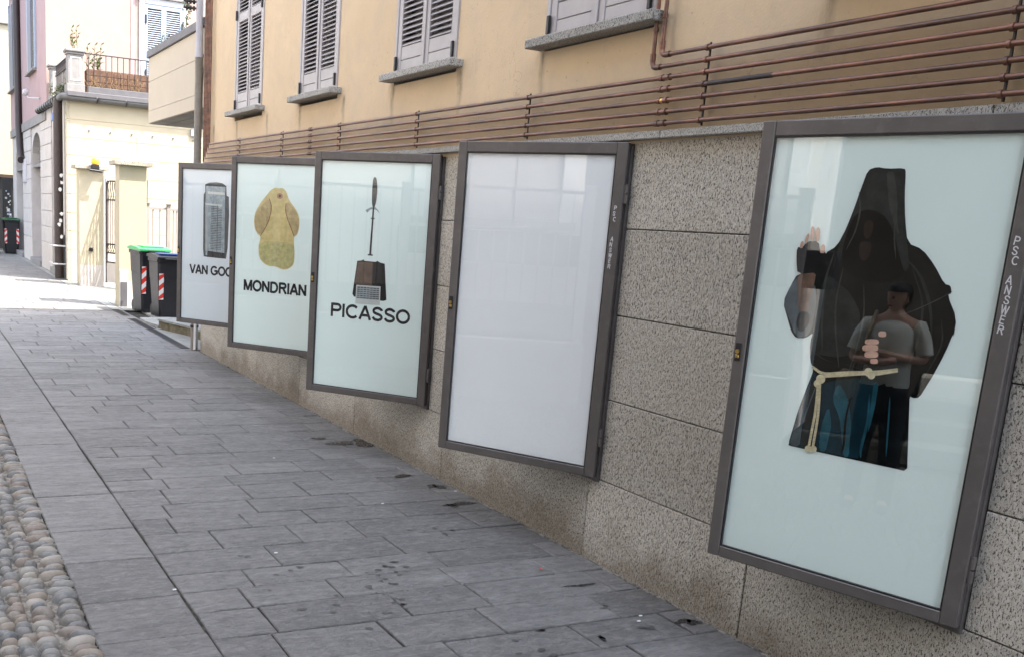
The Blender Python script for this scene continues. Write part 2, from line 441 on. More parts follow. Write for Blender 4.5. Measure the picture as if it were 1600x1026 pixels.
# ================================================================== GROUND
gm = MB()
gm.add([(-60, -60, -.03), (90, -60, -.03), (90, 60, -.03), (-60, 60, -.03)], [(0,1,2,3)])
gm.build('ground', M['joint'], kind='structure')
YA, YB = 2.13, 2.565           # joint between field and border strip, edge of the cobbles
pav = MB().box((-12, -.02, -.028), (17.2, YB, -.008)).build('pavement', M['joint'], kind='structure')
def slab_mesh(mb, x0, x1, y0, y1, tone, top=0.0, chf=.004):
    j = lambda: random.uniform(-.0035, .0035)
    g_ = .0042
    x0 += g_; x1 -= g_; y0 += g_; y1 -= g_
    tilt = [random.uniform(-.0018, .0018) + top for _ in range(4)]
    bt = [(x0+j(), y0+j()), (x1+j(), y0+j()), (x1+j(), y1+j()), (x0+j(), y1+j())]
    cx, cy = (x0+x1)/2, (y0+y1)/2
    vs = [(a, b, -.022) for a, b in bt] + [(a, b, tilt[i]-chf) for i, (a, b) in enumerate(bt)]
    vs += [(a + (chf if a < cx else -chf), b + (chf if b < cy else -chf), tilt[i]) for i, (a, b) in enumerate(bt)]
    fs = [(8,9,10,11)] + [(i, (i+1)%4, 4+(i+1)%4, 4+i) for i in range(4)] + [(4+i, 4+(i+1)%4, 8+(i+1)%4, 8+i) for i in range(4)]
    mb.add(vs, fs, 0, False, tone)
rows = [1.2, 1.5, 1.84, 2.14, 2.5, 2.83, 3.12, 3.38, 3.67, 3.96, 4.205, 4.44, 4.76, 5.07, 5.34, 5.62, 5.95, 6.2, 6.5, 6.84]
while rows[-1] < 17.0: rows.append(rows[-1] + random.choice([.2, .24, .28, .3, .33, .36]))
def row_cuts(y0, y1, off):
    c = [y0]; y = y0 + off
    while y < y1 - .12:
        c.append(y); y += random.uniform(.36, .72)
    c.append(y1); return c
cells = []
off = .3
for i in range(len(rows)-1):
    off = (off + random.uniform(.18, .42)) % .6
    cc = row_cuts(0.0, YA, max(.14, off))
    for k in range(len(cc)-1): cells.append((rows[i], rows[i+1], cc[k], cc[k+1]))
bx = [1.0, 1.7, 2.3, 2.9, 3.35, 3.75, 4.2, 4.73, 5.23, 5.92, 6.72, 7.3, 8.07]
while bx[-1] < 17: bx.append(bx[-1] + random.uniform(.4, .75))
bcells = [(bx[i], bx[i+1], YA + .004, YB) for i in range(len(bx)-1)]
allc = [(c, 0) for c in cells] + [(c, 1) for c in bcells]
def nearness(c): return math.hypot((c[0]+c[1])/2 - 0, (c[2]+c[3])/2 - 3.16)
vis = [c for c in allc if c[0][1] > 2.6]
vis.sort(key=lambda c: nearness(c[0]))
rest = vis[300:] + [c for c in allc if c[0][1] <= 2.6]
for (c, b) in vis[:300]:
    mb = MB(); slab_mesh(mb, *c, random.random(), random.uniform(-.0015, .002))
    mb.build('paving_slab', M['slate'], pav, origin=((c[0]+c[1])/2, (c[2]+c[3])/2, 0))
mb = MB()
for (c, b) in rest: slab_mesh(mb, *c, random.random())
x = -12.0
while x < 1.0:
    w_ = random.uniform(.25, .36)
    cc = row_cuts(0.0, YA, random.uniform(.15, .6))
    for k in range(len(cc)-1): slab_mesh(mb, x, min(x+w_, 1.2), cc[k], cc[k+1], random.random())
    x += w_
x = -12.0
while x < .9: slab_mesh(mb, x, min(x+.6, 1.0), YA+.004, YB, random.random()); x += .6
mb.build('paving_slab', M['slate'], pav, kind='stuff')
# the sunlit street beyond: same slabs, whole width
far = MB().box((17.2, -1.6, -.028), (60, 6, -.008)).build('far_street', M['joint'], kind='structure')
mb = MB(); x = 17.2
fstr = []
while x < 37.4:
    w_ = random.uniform(.26, .40)
    cc = row_cuts(.16, 2.1, random.uniform(.15, .6))
    for k in range(len(cc)-1): fstr.append((x, x+w_, cc[k], cc[k+1]))
    x += w_
for c in fstr: slab_mesh(mb, *c, random.random(), 0)
x = 17.2
while x < 37.4: slab_mesh(mb, x, x+.6, 2.1, 2.54, random.random()); x += .6
mb.build('far_paving_slab', M['slate'], far, kind='stuff')
cmb = MB()
x = 17.2
while x < 24: cmb.box((x, -.02, -.02), (x+.98, .15, .0), 0, .004); x += .99
cmb.box((17.2, -1.5, -.02), (24, -.03, .0))
cmb.build('kerb_strip', M['concrete'], far)
cs = MB().box((24, -.01, -.02), (37.4, .155, -.001)).build('kerb_strip', M['concrete'], far)

# cobbles on the left: river stones set on edge
cob = MB().box((-12, YB, -.03), (17.2, 5.2, -.018)).build('cobbled_lane', M['mortar'], kind='structure')
def cobble_mb(mb, cx, cy, lx, ly, h, rot, tone):
    nu, nv = 8, 3
    vs = []; fs = []
    ca, sa = math.cos(rot), math.sin(rot)
    jit = [random.uniform(.88, 1.1) for _ in range(nu)]
    for j in range(nv):
        ph = (j / nv) * PI/2 
        rr = math.cos(ph) ** .75; zz = h * math.sin(ph)
        for i in range(nu):
            a = 2*PI*i/nu
            ex = abs(math.cos(a))**.8 * (1 if math.cos(a) >= 0 else -1); ey = abs(math.sin(a))**.8 * (1 if math.sin(a) >= 0 else -1)
            px, py = ex*lx*rr*jit[i], ey*ly*rr*jit[i]
            vs.append((cx + px*ca - py*sa, cy + px*sa + py*ca, -.022 + zz))
    vs.append((cx, cy, -.022 + h))
    for j in range(nv-1):
        for i in range(nu): fs.append((j*nu+i, j*nu+(i+1)%nu, (j+1)*nu+(i+1)%nu, (j+1)*nu+i))
    for i in range(nu): fs.append(((nv-1)*nu+i, (nv-1)*nu+(i+1)%nu, nv*nu))
    mb.add(vs, fs, 0, True, tone)
stones = []
y = YB + .05
rowi = 0
while y < 5.15:
    ly = random.uniform(.036, .056) if rowi else .06
    x = -3 + random.uniform(0, .05)
    lim = 16.5 if y < 3.4 else 11
    while x < lim:
        lx = random.uniform(.017, .034)
        stones.append((x + lx, y + random.uniform(-.018, .018), lx * 1.04, ly * random.uniform(.72, 1.15), random.uniform(.028, .046), random.uniform(-.42, .42), random.random()))
        x += lx * 2 + .003
    y += ly * 1.86; rowi += 1
def invis(s_):
    v = Vector((s_[0], s_[1] - 3.16, -1.65)); zc = v.dot(_f)
    if zc < .2: return None
    px = 1576.7*v.dot(_r)/zc + 621.7; py = 1576.7*v.dot(_d)/zc + 699.2
    return zc if (-15 < px < 1610 and py < 1045) else None
vis = sorted([(invis(s_), s_) for s_ in stones if invis(s_)], key=lambda q: q[0])
first = {id(q[1]) for q in vis[:300]}
protos = []
mb = MB()
for s_ in stones:
    if id(s_) in first:
        m1 = MB(); cobble_mb(m1, 0, 0, *s_[2:5], 0, s_[6])
        if len(protos) < 300:
            o = m1.build('cobble', M['cobble'], cob, origin=(0, 0, 0)); o.location = (s_[0], s_[1], 0); o.rotation_euler = (0, 0, s_[5]); protos.append(o)
    else: cobble_mb(mb, *s_)
mb.build('cobble', M['cobble'], cob, kind='stuff')

# dark wet patches and drips on the slabs
def blot(mb, cx, cy, rx, ry, n=14, z=.0035, k=.45):
    pts = []
    ph = [random.uniform(0, 6.28) for _ in range(3)]
    for i in range(n):
        a = 2*PI*i/n
        q = 1 + k*.5*math.sin(2*a+ph[0]) + k*.35*math.sin(3*a+ph[1]) + random.uniform(-k, k)*.25
        pts.append((cx + rx*q*math.cos(a), cy + ry*q*math.sin(a), z))
    mb.add(pts, [tuple(range(n))])
wet = MB()
for cx, cy, rx, ry in ((6.95, .05, .12, .10), (6.98, .24, .05, .14), (7.18, .34, .03, .05), (5.95, .20, .035, .06), (5.63, .09, .06, .035), (5.65, .13, .03, .04), (5.23, .155, .035, .10), (5.2, .22, .03, .04),
                       (3.25, .10, .022, .05), (3.227, .06, .035, .035), (3.20, .58, .03, .014), (3.21, .575, .018, .012), (3.78, .25, .012, .05), (3.785, .33, .008, .04)):
    blot(wet, cx, cy, rx, ry)
wet.build('wet_patch', M['wet'], pav, label='small dark wet blotches on the slabs', kind='stuff')
dr = MB()
for cx, cy, n, s_ in ((4.33, 1.07, 7, .10), (4.12, 1.16, 8, .12), (3.88, 1.27, 9, .12), (3.8, 1.5, 5, .3), (3.45, .9, 8, .5), (4.3, 1.7, 5, .4), (3.5, .33, 3, .06), (3.25, .32, 2, .03), (4.9, .5, 4, .3)):
    for _ in range(n): blot(dr, cx + random.gauss(0, s_*.5), cy + random.gauss(0, s_*.4), random.uniform(.006, .018), random.uniform(.008, .022), 9)
for _ in range(60): blot(dr, random.uniform(2.9, 7), random.uniform(.1, 2.1), random.uniform(.002, .008), random.uniform(.003, .01), 7)
dr.build('damp_spot', M['damp'], pav, kind='stuff')
lit = MB()
for cx, cy in ((5.50, -.02+.06), (5.34, .63), (3.31, .30), (3.36, .25), (4.62, 1.55), (4.25, 2.15), (6.6, .9), (3.28, 1.62)):
    lit.box((cx-.004, cy-.009, .003), (cx+.005, cy+.008, .007), 0, .001)
tag(lit.build('litter', M['white'], None), label='white scraps and butts scattered on the slate paving', cat='litter', kind='stuff')
lf = MB(); lf.add([(4.02, .335, .004), (4.037, .343, .009), (4.032, .358, .005), (4.015, .35, .010)], [(0,1,2,3)])
tag(lf.build('red_scrap', M['red']), label='tiny red scrap lying on the paving near the wall', cat='litter')
# dirt bead where paving meets the wall
dm = MB(); x = -3.0
while x < 12.1:
    w_ = random.uniform(.05, .16); h = random.uniform(.003, .010)
    dm.box((x, .0, -.01), (x + w_, random.uniform(.008, .022), h), 0, .003); x += w_
dm.build('wall_foot_mortar', M['mortar'], pav, kind='stuff')

# ================================================================== OCHRE BUILDING
HB = 13.7; XE = 12.14; XN = -9.0
bld = empty('ochre_building', (0, 0, 0), label='ochre rendered building with granite base and closed shutters along the street', cat='building')
WIN = [(4.025, 4.95), (5.965, 6.89), (7.975, 8.88), (9.955, 10.885), (2.05, 2.97), (.1, 1.02)]
holes = [(a, b, 2.62, 4.62) for a, b in WIN] + [(a, b, 6.2, 8.1) for a, b in WIN] + [(a, b, 9.6, 11.5) for a, b in WIN]
mb = MB()
wall_grid(mb, XN, XE, 2.10, HB, holes, 0, .12)
mb.add([(XE,0,2.1),(XE,-7,2.1),(XE,-7,HB),(XE,0,HB)], [(0,1,2,3)])
mb.add([(XN,0,0),(XN,-7,0),(XN,-7,HB),(XN,0,HB)], [(0,1,2,3)])
mb.add([(XN,-7,0),(XE,-7,0),(XE,-7,HB),(XN,-7,HB)], [(0,1,2,3)])
mb.build('wall', M['ochre'], bld)
MB().box((XN-.3, -7.3, HB), (XE+.02, .25, HB+.15), 0).build('roof', M['terracotta'], bld)
# base wall behind the stone panels, with the cabinet recesses
CAB = [(0.02, .0), (2.042, .0), (4.085, .006), (6.026, .018), (8.087, .045), (10.105, .045)]
CW = .985
ch = [(h, h+CW, .42+d, 2.085+d) for h, d in CAB]
mb = MB()
wall_grid(mb, XN, XE, -.05, 2.135, ch, -.012, .13)
mb.add([(XE,-.012,-.05),(XE,-7,-.05),(XE,-7,2.11),(XE,-.012,2.11)], [(0,1,2,3)])
mb.build('base_wall', M['mortar'], bld)
def panel(x0, x1, z0, z1):
    mb = MB().box((x0+.0026, -.012, z0+.0026), (x1-.0026, random.uniform(-.001, .0015), z1-.0026), 0, .003, random.random())
    mb.build('stone_panel', M['granite'], bld, origin=((x0+x1)/2, 0, (z0+z1)/2))
ZR = [.44, .857, 1.28, 1.70]
edges = [h for h, d in CAB]
cols = [(edges[i-1]+CW, edges[i]) for i in range(1, len(edges))] + [(edges[-1]+CW, XE), (-1.0, edges[0])]
for a, b in cols:
    d = zs((a+b)/2)
    for z0, z1 in zip(ZR, ZR[1:] + [2.104 + d]): panel(a, b, z0 + .0, z1)
bj = [-1.0, .2, 1.5, 3.025, 4.17, 5.795, 7.3, 8.6, 9.9, 11.1, XE]
for a, b in zip(bj, bj[1:]):
    panel(a, b, -.03, .44)
for h, d in CAB:
    if d > .02: panel(h+.004, h+CW-.004, .441, .42+d-.001)
# coping course
x = -1.0
while x < XE - .1:
    x1 = min(x + 1.62, XE + .02)
    m = Matrix.Translation((x, 0, 2.108+zs(x))) @ Matrix.Rotation(-math.atan(.0055), 4, 'Y')
    MB().box((.002, -.015, 0), (x1-x-.002, .042, .036), 0, .004, random.random(), m).build('coping_stone', M['coping'], bld)
    x = x1
# ---- windows: sill, frame, two louvred leaves
SLAT = None
def slat_mesh(wd):
    mb = MB(); 
    m = Matrix.Rotation(R(-38), 4, 'X')
    mb.box((-wd/2, -.021, -.0035), (wd/2, .021, .0035), 0, .002, .5, m)
    me = mb.build('slat', M['slat']); me_d = me.data; bpy.data.objects.remove(me); return me_d
for wi, (a, b) in enumerate(WIN):
    d = zs((a+b)/2); z0 = 2.672 + d; z1 = 4.61
    seen = wi < 4
    MB().box((a-.085, -.10, z0-.052), (b+.06, .098, z0-.004), 0, .005, random.random()).build('window_sill', M['coping'], bld)
    fr = MB()
    for q in ((a, a+.035), (b-.035, b)): fr.box((q[0], -.11, z0), (q[1], .012, z1), 0, .003)
    fr.box((a+.036, -.11, z1-.04), (b-.036, .012, z1), 0, .003)
    fr.box((a+.036, -.115, z0), (b-.036, -.10, z1-.041), 0)
    fr.build('window_frame', M['shutter'], bld)
    mid = (a+b)/2
    sm = slat_mesh((mid-.004-(a+.04)) - .12)
    for s_, (p, q) in enumerate(((a+.038, mid-.002), (mid+.002, b-.038))):
        lf = MB()
        y0, y1 = -.032, .006
        lf.box((p, y0, z0+.006), (p+.055, y1, z1-.045), 0, .003)
        lf.box((q-.055, y0, z0+.006), (q, y1, z1-.045), 0, .003)
        zb = z0 + .175; zm = z0 + .875
        lf.box((p+.056, y0, z0+.006), (q-.056, y1-.004, z0+.085), 0, .003)
        lf.box((p+.056, y0, z0+.088), (q-.056, y1-.004, zb), 0, .003)
        lf.box((p+.056, y0, zm), (q-.056, y1, zm+.085), 0, .003)
        lf.box((p+.056, y0, z1-.13), (q-.056, y1, z1-.045), 0, .003)
        if s_ == 1: lf.box((p-.012, y1+.001, z0+.01), (p+.014, y1+.009, z1-.05), 0, .003)
        leaf = lf.build('shutter_leaf', M['shutter'], bld, origin=(p, 0, z0))
        hidden = MB()
        for lo, hi in ((zb, zm), (zm+.085, z1-.13)):
            n = int((hi-lo)/.0335); st = (hi-lo)/n
            for k in range(n):
                zz = lo + st*(k+.5)
                if seen and zz < (3.05, 3.45, 3.95, 4.45)[wi]:
                    o = bpy.data.objects.new('slat', sm); COL.objects.link(o); o.parent = leaf
                    o.location = ((p+q)/2 - p, -.012, zz - z0); o.rotation_euler = (R(random.uniform(-4, 4)), R(random.uniform(-.25, .25)), 0)
                else:
                    hidden.box(((p+q)/2-(q-p)/2+.057, -.022, -.0035+0), ((p+q)/2+(q-p)/2-.057, .020, .0035), 0, 0, .5,
                               Matrix.Translation((0, -.012, zz)) @ Matrix.Rotation(R(-38), 4, 'X'))
        if hidden.f: 
            o = hidden.build('slat', M['slat'], leaf, origin=(p, 0, z0), kind='stuff'); o.location = (0, 0, 0)
        for zz in (z0+.02, z0+.90):
            xx = p - .012 if s_ == 0 else q - .014
            MB().box((xx, .012, zz), (xx+.024, .028, zz+.095), 0, .003).build('hinge', M['black'], bld)
# upper storeys, simple panes behind closed shutters
for z0, z1 in ((6.2, 8.1), (9.6, 11.5)):
    for a, b in WIN:
        MB().box((a+.02, -.05, z0+.02), ((a+b)/2-.003, -.02, z1-.02), 0, .004).box(((a+b)/2+.003, -.05, z0+.02), (b-.02, -.02, z1-.02), 0, .004).build('shutter_leaf', M['shutter'], bld)
        MB().box((a-.08, -.1, z0-.05), (b+.08, .08, z0-.002), 0, .004).build('window_sill', M['coping'], bld)

# ---- copper pipes
PY = .045
NAMES = ['lowest', 'second lowest', 'third from the bottom', 'fourth from the bottom', 'fifth from the bottom', 'second highest', 'highest']
def arc(c, r, a0, a1, n=5):
    return [(c[0] + r*math.cos(a0+(a1-a0)*i/n), PY, c[1] + r*math.sin(a0+(a1-a0)*i/n)) for i in range(n+1)]
for k in range(7):
    zb = 2.172 + .0497*k
    r = .0098
    pts = []
    if k < 5:
        xv = 11.98 - .062*k
        pts = [(-4, PY, zb+zs(-4)), (2, PY, zb+zs(2)), (6, PY, zb+zs(6))]
        zc = zb + zs(xv)
        pts += arc((xv-.03, zc+.03), .03, -PI/2, 0) + [(xv, PY, 9.5)]
    else:
        xv = 3.912 if k == 6 else 3.962
        zc = zb + zs(xv)
        # k = 6 turns first (inner), k = 5 outer
        xv = 3.905 if k == 6 else 3.962
        pts = [(-4, PY, zb+zs(-4)), (2, PY, zb+zs(2))] + arc((xv-.03, zc+.03), .03, -PI/2, 0) + [(xv, PY, 3.3), (xv, PY, 9.5)]
    lab = '%s of the seven copper pipes running along the ochre wall' % NAMES[k]
    if k >= 5: lab = ('highest' if k == 6 else 'second highest') + ' copper pipe, turning up the wall beside the nearest sill'
    o = tag(MB().tube(pts, r, 10).build('copper_pipe', M['copper']), lab, 'pipe', 'copper pipes on the wall')
    if k < 5:
        for xx in (3.84, 3.885, 8.43, 8.47):
            if xx > 8 and k == 4: pass
            MB().tube([(xx-.012, PY, zb+zs(xx)), (xx+.012, PY, zb+zs(xx))], .0135, 10).tube([(xx-.014, PY, zb+zs(xx)), (xx-.009, PY, zb+zs(xx))], .0155, 10).build('coupling', M['copper'], o)
        MB().tube([(3.842, PY, zb+zs(3.8)), (3.884, PY, zb+zs(3.8))], .0125, 10).build('sleeve', M['brass'] if k == 2 else M['copper'], o)
    else:
        for (c0, c1) in (((xv-.03, PY, zc), (xv-.062, PY, zc)), ((xv, PY, zc+.03), (xv, PY, zc+.062)), ((xv, PY, zc+.16), (xv, PY, zc+.175))):
            MB().tube([c0, c1], .0135, 10).build('coupling', M['copper'], o)
        MB().tube(arc((xv-.03, zc+.03), .03, -PI/2, 0), .0125, 10).build('elbow', M['copper'], o)
    if k == 3: MB().tube([(3.20, PY, zb+zs(3.20)), (3.57, PY, zb+zs(3.57))], .0104, 10).build('sleeve', M['iron'], o, label='dark grey stretch')
BR = [0.82, 2.22, 3.60, 5.01, 6.40, 7.80, 9.20, 10.57]
BL = ['on the right above the monk poster', 'just left of the bent pipes', 'above the blank white poster', 'left of the blank white poster', 'above the PICASSO poster', 'above the MONDRIAN poster', 'furthest up the street']
for i, xx in enumerate(BR):
    top = 7 if xx < 3.9 else 5
    mb = MB()
    mb.box((xx-.005, .026, 2.150+zs(xx)), (xx+.005, .034, 2.195+.0497*(top-1)+zs(xx)), 0, .002)
    o = tag(mb.build('pipe_bracket', M['black']), 'black clamp rail holding the copper pipes ' + (['outside the frame on the right'] + BL)[i], 'bracket', 'pipe clamp rails')
    for k in range(top):
        zz = 2.172 + .0497*k + zs(xx)
        MB().tube([(xx-.007, PY, zz), (xx+.007, PY, zz)], .0145, 8).box((xx-.004, .01, zz-.003), (xx+.004, .036, zz+.003)).build('clamp', M['copper'], o)

# ================================================================== DISPLAY CASES
#      hinge X, angle, z top, z bottom
PR = {
 'robe': [(0.402,1.932),(0.431,1.943),(0.465,1.937),(0.524,1.939),(0.53,1.926),(0.537,1.858),(0.552,1.774),(0.573,1.696),(0.624,1.679),(0.67,1.63),(0.711,1.571),(0.73,1.569),(0.738,1.544),(0.726,1.537),(0.766,1.466),(0.767,1.404),(0.764,1.417),(0.75,1.351),(0.727,1.278),(0.694,1.192),(0.674,1.187),(0.662,1.193),(0.696,0.936),(0.263,0.94),(0.282,1.072),(0.304,1.173),(0.319,1.235),(0.299,1.262),(0.29,1.332),(0.296,1.365),(0.272,1.342),(0.235,1.337),(0.213,1.358),(0.165,1.46),(0.186,1.524),(0.206,1.569),(0.277,1.574),(0.295,1.646),(0.335,1.673),(0.36,1.739),(0.377,1.808),(0.39,1.875)],
 'hood': [(0.404,1.93),(0.431,1.942),(0.465,1.935),(0.523,1.938),(0.529,1.926),(0.536,1.858),(0.551,1.774),(0.577,1.676),(0.592,1.624),(0.58,1.597),(0.55,1.661),(0.526,1.726),(0.491,1.778),(0.447,1.8),(0.412,1.802),(0.381,1.781),(0.369,1.747),(0.358,1.684),(0.356,1.608),(0.339,1.642),(0.343,1.69),(0.36,1.739),(0.377,1.808),(0.39,1.875)],
 'hoodfold': [(0.466,1.929),(0.493,1.926),(0.522,1.792),(0.544,1.714),(0.523,1.746),(0.49,1.824)],
 'face': [(0.448,1.795),(0.413,1.799),(0.385,1.78),(0.372,1.74),(0.362,1.678),(0.365,1.595),(0.444,1.559),(0.526,1.559),(0.581,1.59),(0.541,1.674),(0.522,1.726),(0.488,1.775)],
 'sleeve': [(0.165,1.46),(0.186,1.524),(0.208,1.558),(0.221,1.498),(0.266,1.473),(0.274,1.546),(0.292,1.476),(0.288,1.371),(0.275,1.348),(0.246,1.337),(0.228,1.353)],
 'sleevein': [(0.231,1.434),(0.272,1.434),(0.276,1.388),(0.25,1.356),(0.227,1.382)],
 'forearm': [(0.206,1.569),(0.276,1.581),(0.274,1.524),(0.266,1.473),(0.268,1.438),(0.231,1.434),(0.22,1.498)],
 'palm': [(0.19,1.661),(0.211,1.662),(0.226,1.684),(0.268,1.687),(0.281,1.645),(0.301,1.653),(0.3,1.618),(0.284,1.578),(0.207,1.565),(0.196,1.611)],
 'f1': [(0.237,1.688),(0.233,1.727),(0.238,1.74),(0.247,1.728),(0.251,1.686)],
 'f2': [(0.254,1.686),(0.253,1.728),(0.259,1.736),(0.268,1.727),(0.27,1.685)],
 'f3': [(0.216,1.68),(0.22,1.705),(0.227,1.713),(0.231,1.706),(0.227,1.674)],
 'f4': [(0.201,1.658),(0.202,1.68),(0.209,1.685),(0.215,1.678),(0.213,1.659)],
 'f5': [(0.279,1.645),(0.278,1.666),(0.285,1.677),(0.294,1.673),(0.298,1.646)],
 'g0': [(0.554,1.389),(0.554,1.383),(0.551,1.38),(0.543,1.378),(0.534,1.378),(0.53,1.38),(0.527,1.386),(0.528,1.393),(0.531,1.396),(0.539,1.398),(0.548,1.398),(0.552,1.396)],
 'g1': [(0.534,1.36),(0.533,1.354),(0.527,1.351),(0.511,1.348),(0.495,1.347),(0.489,1.348),(0.486,1.354),(0.487,1.361),(0.492,1.364),(0.508,1.367),(0.524,1.368),(0.531,1.366)],
 'g2': [(0.535,1.339),(0.534,1.331),(0.527,1.327),(0.51,1.324),(0.491,1.323),(0.484,1.325),(0.48,1.332),(0.481,1.34),(0.488,1.344),(0.506,1.347),(0.524,1.349),(0.532,1.347)],
 'g3': [(0.539,1.317),(0.538,1.31),(0.532,1.306),(0.517,1.303),(0.501,1.302),(0.494,1.304),(0.491,1.311),(0.492,1.318),(0.498,1.322),(0.513,1.325),(0.529,1.326),(0.536,1.324)],
 'g4': [(0.541,1.294),(0.541,1.288),(0.538,1.286),(0.53,1.284),(0.521,1.283),(0.517,1.285),(0.515,1.291),(0.515,1.297),(0.518,1.299),(0.527,1.301),(0.535,1.302),(0.539,1.3)],
 'skirt': [(0.32,1.229),(0.306,1.161),(0.284,1.061),(0.265,0.941),(0.49,0.943),(0.525,0.945),(0.533,1.035),(0.543,1.118),(0.536,1.227),(0.469,1.225),(0.407,1.207),(0.351,1.186)],
 'skirtgrey': [(0.32,1.225),(0.306,1.155),(0.305,1.101),(0.308,0.943),(0.267,0.942),(0.284,1.061),(0.306,1.161)],
 'skirtfold': [(0.414,1.202),(0.456,1.156),(0.481,1.072),(0.493,0.944),(0.473,0.941),(0.439,1.077),(0.4,1.141)],
 'skirtfold2': [(0.392,1.116),(0.375,1.029),(0.382,0.945),(0.407,0.943),(0.414,1.048)],
 'skirtfold3': [(0.537,1.221),(0.554,1.223),(0.555,1.144),(0.55,1.073),(0.544,1.037),(0.539,1.141)],
 'skirtgrey2': [(0.306,1.155),(0.335,1.208),(0.347,1.168),(0.346,1.036),(0.346,0.944),(0.311,0.943),(0.309,1.077)],
 'chest': [(0.295,1.361),(0.295,1.505),(0.313,1.577),(0.409,1.515),(0.455,1.45),(0.456,1.31),(0.402,1.288),(0.302,1.289)],
 'belt': [(0.314,1.243),(0.354,1.222),(0.432,1.239),(0.51,1.252),(0.553,1.26),(0.611,1.276)],
 'belt2': [(0.355,1.214),(0.405,1.224),(0.51,1.248),(0.533,1.246),(0.612,1.272)],
 'rope1': [(0.344,1.182),(0.348,1.132),(0.35,1.072),(0.347,1.011),(0.345,0.95)],
 'rope2': [(0.351,1.183),(0.358,1.122),(0.362,1.063),(0.361,1.002),(0.36,0.95)],
 'knots': [(0.351,1.204),(0.342,1.186),(0.515,1.253),(0.527,1.243),(0.344,0.944),(0.364,0.948)],
 'blade': [(0.462,1.96),(0.45,1.943),(0.447,1.871),(0.449,1.794),(0.459,1.756),(0.472,1.757),(0.483,1.796),(0.488,1.873),(0.478,1.944)],
 'rod': [(0.459,1.756),(0.47,1.757),(0.466,1.443),(0.451,1.442)],
 'guard': [(0.419,1.721),(0.405,1.737),(0.436,1.755),(0.474,1.764),(0.501,1.741),(0.513,1.72),(0.489,1.741),(0.46,1.748),(0.437,1.741)],
 'collar1': [(0.448,1.689),(0.479,1.688),(0.479,1.682),(0.449,1.682)],
 'collar2': [(0.44,1.447),(0.479,1.447),(0.479,1.438),(0.44,1.438)],
 'base': [(0.361,1.396),(0.393,1.401),(0.408,1.409),(0.417,1.4),(0.504,1.399),(0.516,1.407),(0.536,1.397),(0.573,1.391),(0.601,1.15),(0.578,1.141),(0.349,1.152),(0.336,1.17)],
 'baseside': [(0.37,1.392),(0.482,1.393),(0.484,1.24),(0.361,1.238),(0.35,1.241)],
 'plaque': [(0.364,1.234),(0.552,1.237),(0.554,1.112),(0.363,1.107)],
 'plaque_in': [(0.372,1.225),(0.544,1.228),(0.546,1.145),(0.369,1.142)],
 'chicken': [(0.447,1.9),(0.402,1.877),(0.363,1.832),(0.305,1.769),(0.254,1.69),(0.24,1.622),(0.252,1.545),(0.288,1.497),(0.313,1.488),(0.313,1.46),(0.296,1.403),(0.305,1.303),(0.359,1.256),(0.414,1.237),(0.475,1.242),(0.55,1.217),(0.616,1.229),(0.665,1.272),(0.67,1.36),(0.656,1.458),(0.657,1.502),(0.689,1.521),(0.708,1.592),(0.702,1.668),(0.666,1.731),(0.591,1.803),(0.568,1.867),(0.527,1.901),(0.488,1.894)],
 'wingL': [(0.391,1.806),(0.326,1.754),(0.26,1.69),(0.247,1.623),(0.259,1.546),(0.309,1.495),(0.354,1.54),(0.399,1.62),(0.42,1.698),(0.415,1.752)],
 'wingR': [(0.563,1.77),(0.591,1.787),(0.66,1.726),(0.697,1.662),(0.703,1.592),(0.684,1.531),(0.659,1.508),(0.613,1.587),(0.573,1.672),(0.56,1.726)],
 'neck': [(0.5,1.832)],
 'legs': [(0.299,1.448),(0.656,1.453),(0.666,1.36),(0.659,1.274),(0.613,1.235),(0.55,1.224),(0.474,1.249),(0.414,1.245),(0.361,1.261),(0.31,1.309)],
 'seam1': [(0.391,1.811),(0.418,1.752),(0.417,1.698),(0.396,1.62),(0.35,1.54),(0.313,1.488)],
 'seam2': [(0.565,1.775),(0.56,1.721),(0.578,1.662),(0.616,1.587),(0.659,1.505)],
 'h_body': [(0.346,1.941),(0.399,1.961),(0.487,1.968),(0.567,1.961),(0.618,1.935),(0.626,1.839),(0.653,1.828),(0.662,1.642),(0.653,1.314),(0.634,1.205),(0.508,1.206),(0.344,1.211),(0.334,1.294),(0.33,1.651),(0.329,1.84),(0.348,1.866)],
 'h_front': [(0.362,1.926),(0.607,1.925),(0.605,1.851),(0.613,1.21),(0.369,1.226),(0.351,1.727)],
 'h_bar1': [(0.38,1.873),(0.598,1.869),(0.602,1.844),(0.385,1.848)],
 'h_bar2': [(0.355,1.753),(0.565,1.747),(0.566,1.706),(0.526,1.704),(0.517,1.735),(0.356,1.738)],
 'h_grille': [(0.432,1.731),(0.566,1.7),(0.571,1.271),(0.444,1.288)],
 'h_col': [(0.356,1.734),(0.388,1.732),(0.392,1.259),(0.363,1.27)],
 'h_foot': [(0.395,1.272),(0.622,1.262),(0.621,1.208),(0.39,1.208)],
}
CASES = [dict(h=2.042, th=16.9, zt=2.105, zb=.447, paper='print_teal', art='monk', label='nearest open display case, its poster showing a hooded monk in a dark robe'),
         dict(h=4.085, th=30.9, zt=2.104, zb=.454, paper='print_white', art='blank', label='open display case with a plain white poster, second from the right'),
         dict(h=6.026, th=38.6, zt=2.114, zb=.465, paper='print_teal', art='PICASSO', label='middle open display case with PICASSO under a trowel standing on a plinth'),
         dict(h=8.087, th=37.9, zt=2.150, zb=.499, paper='print_teal', art='MONDRIAN', label='open display case with MONDRIAN under an ochre plucked chicken shape'),
         dict(h=10.105, th=36.6, zt=2.151, zb=.499, paper='print_grey', art='VAN GOGH', label='farthest open display case, VAN GOGH lettering under a metal heater')]
DW = .94
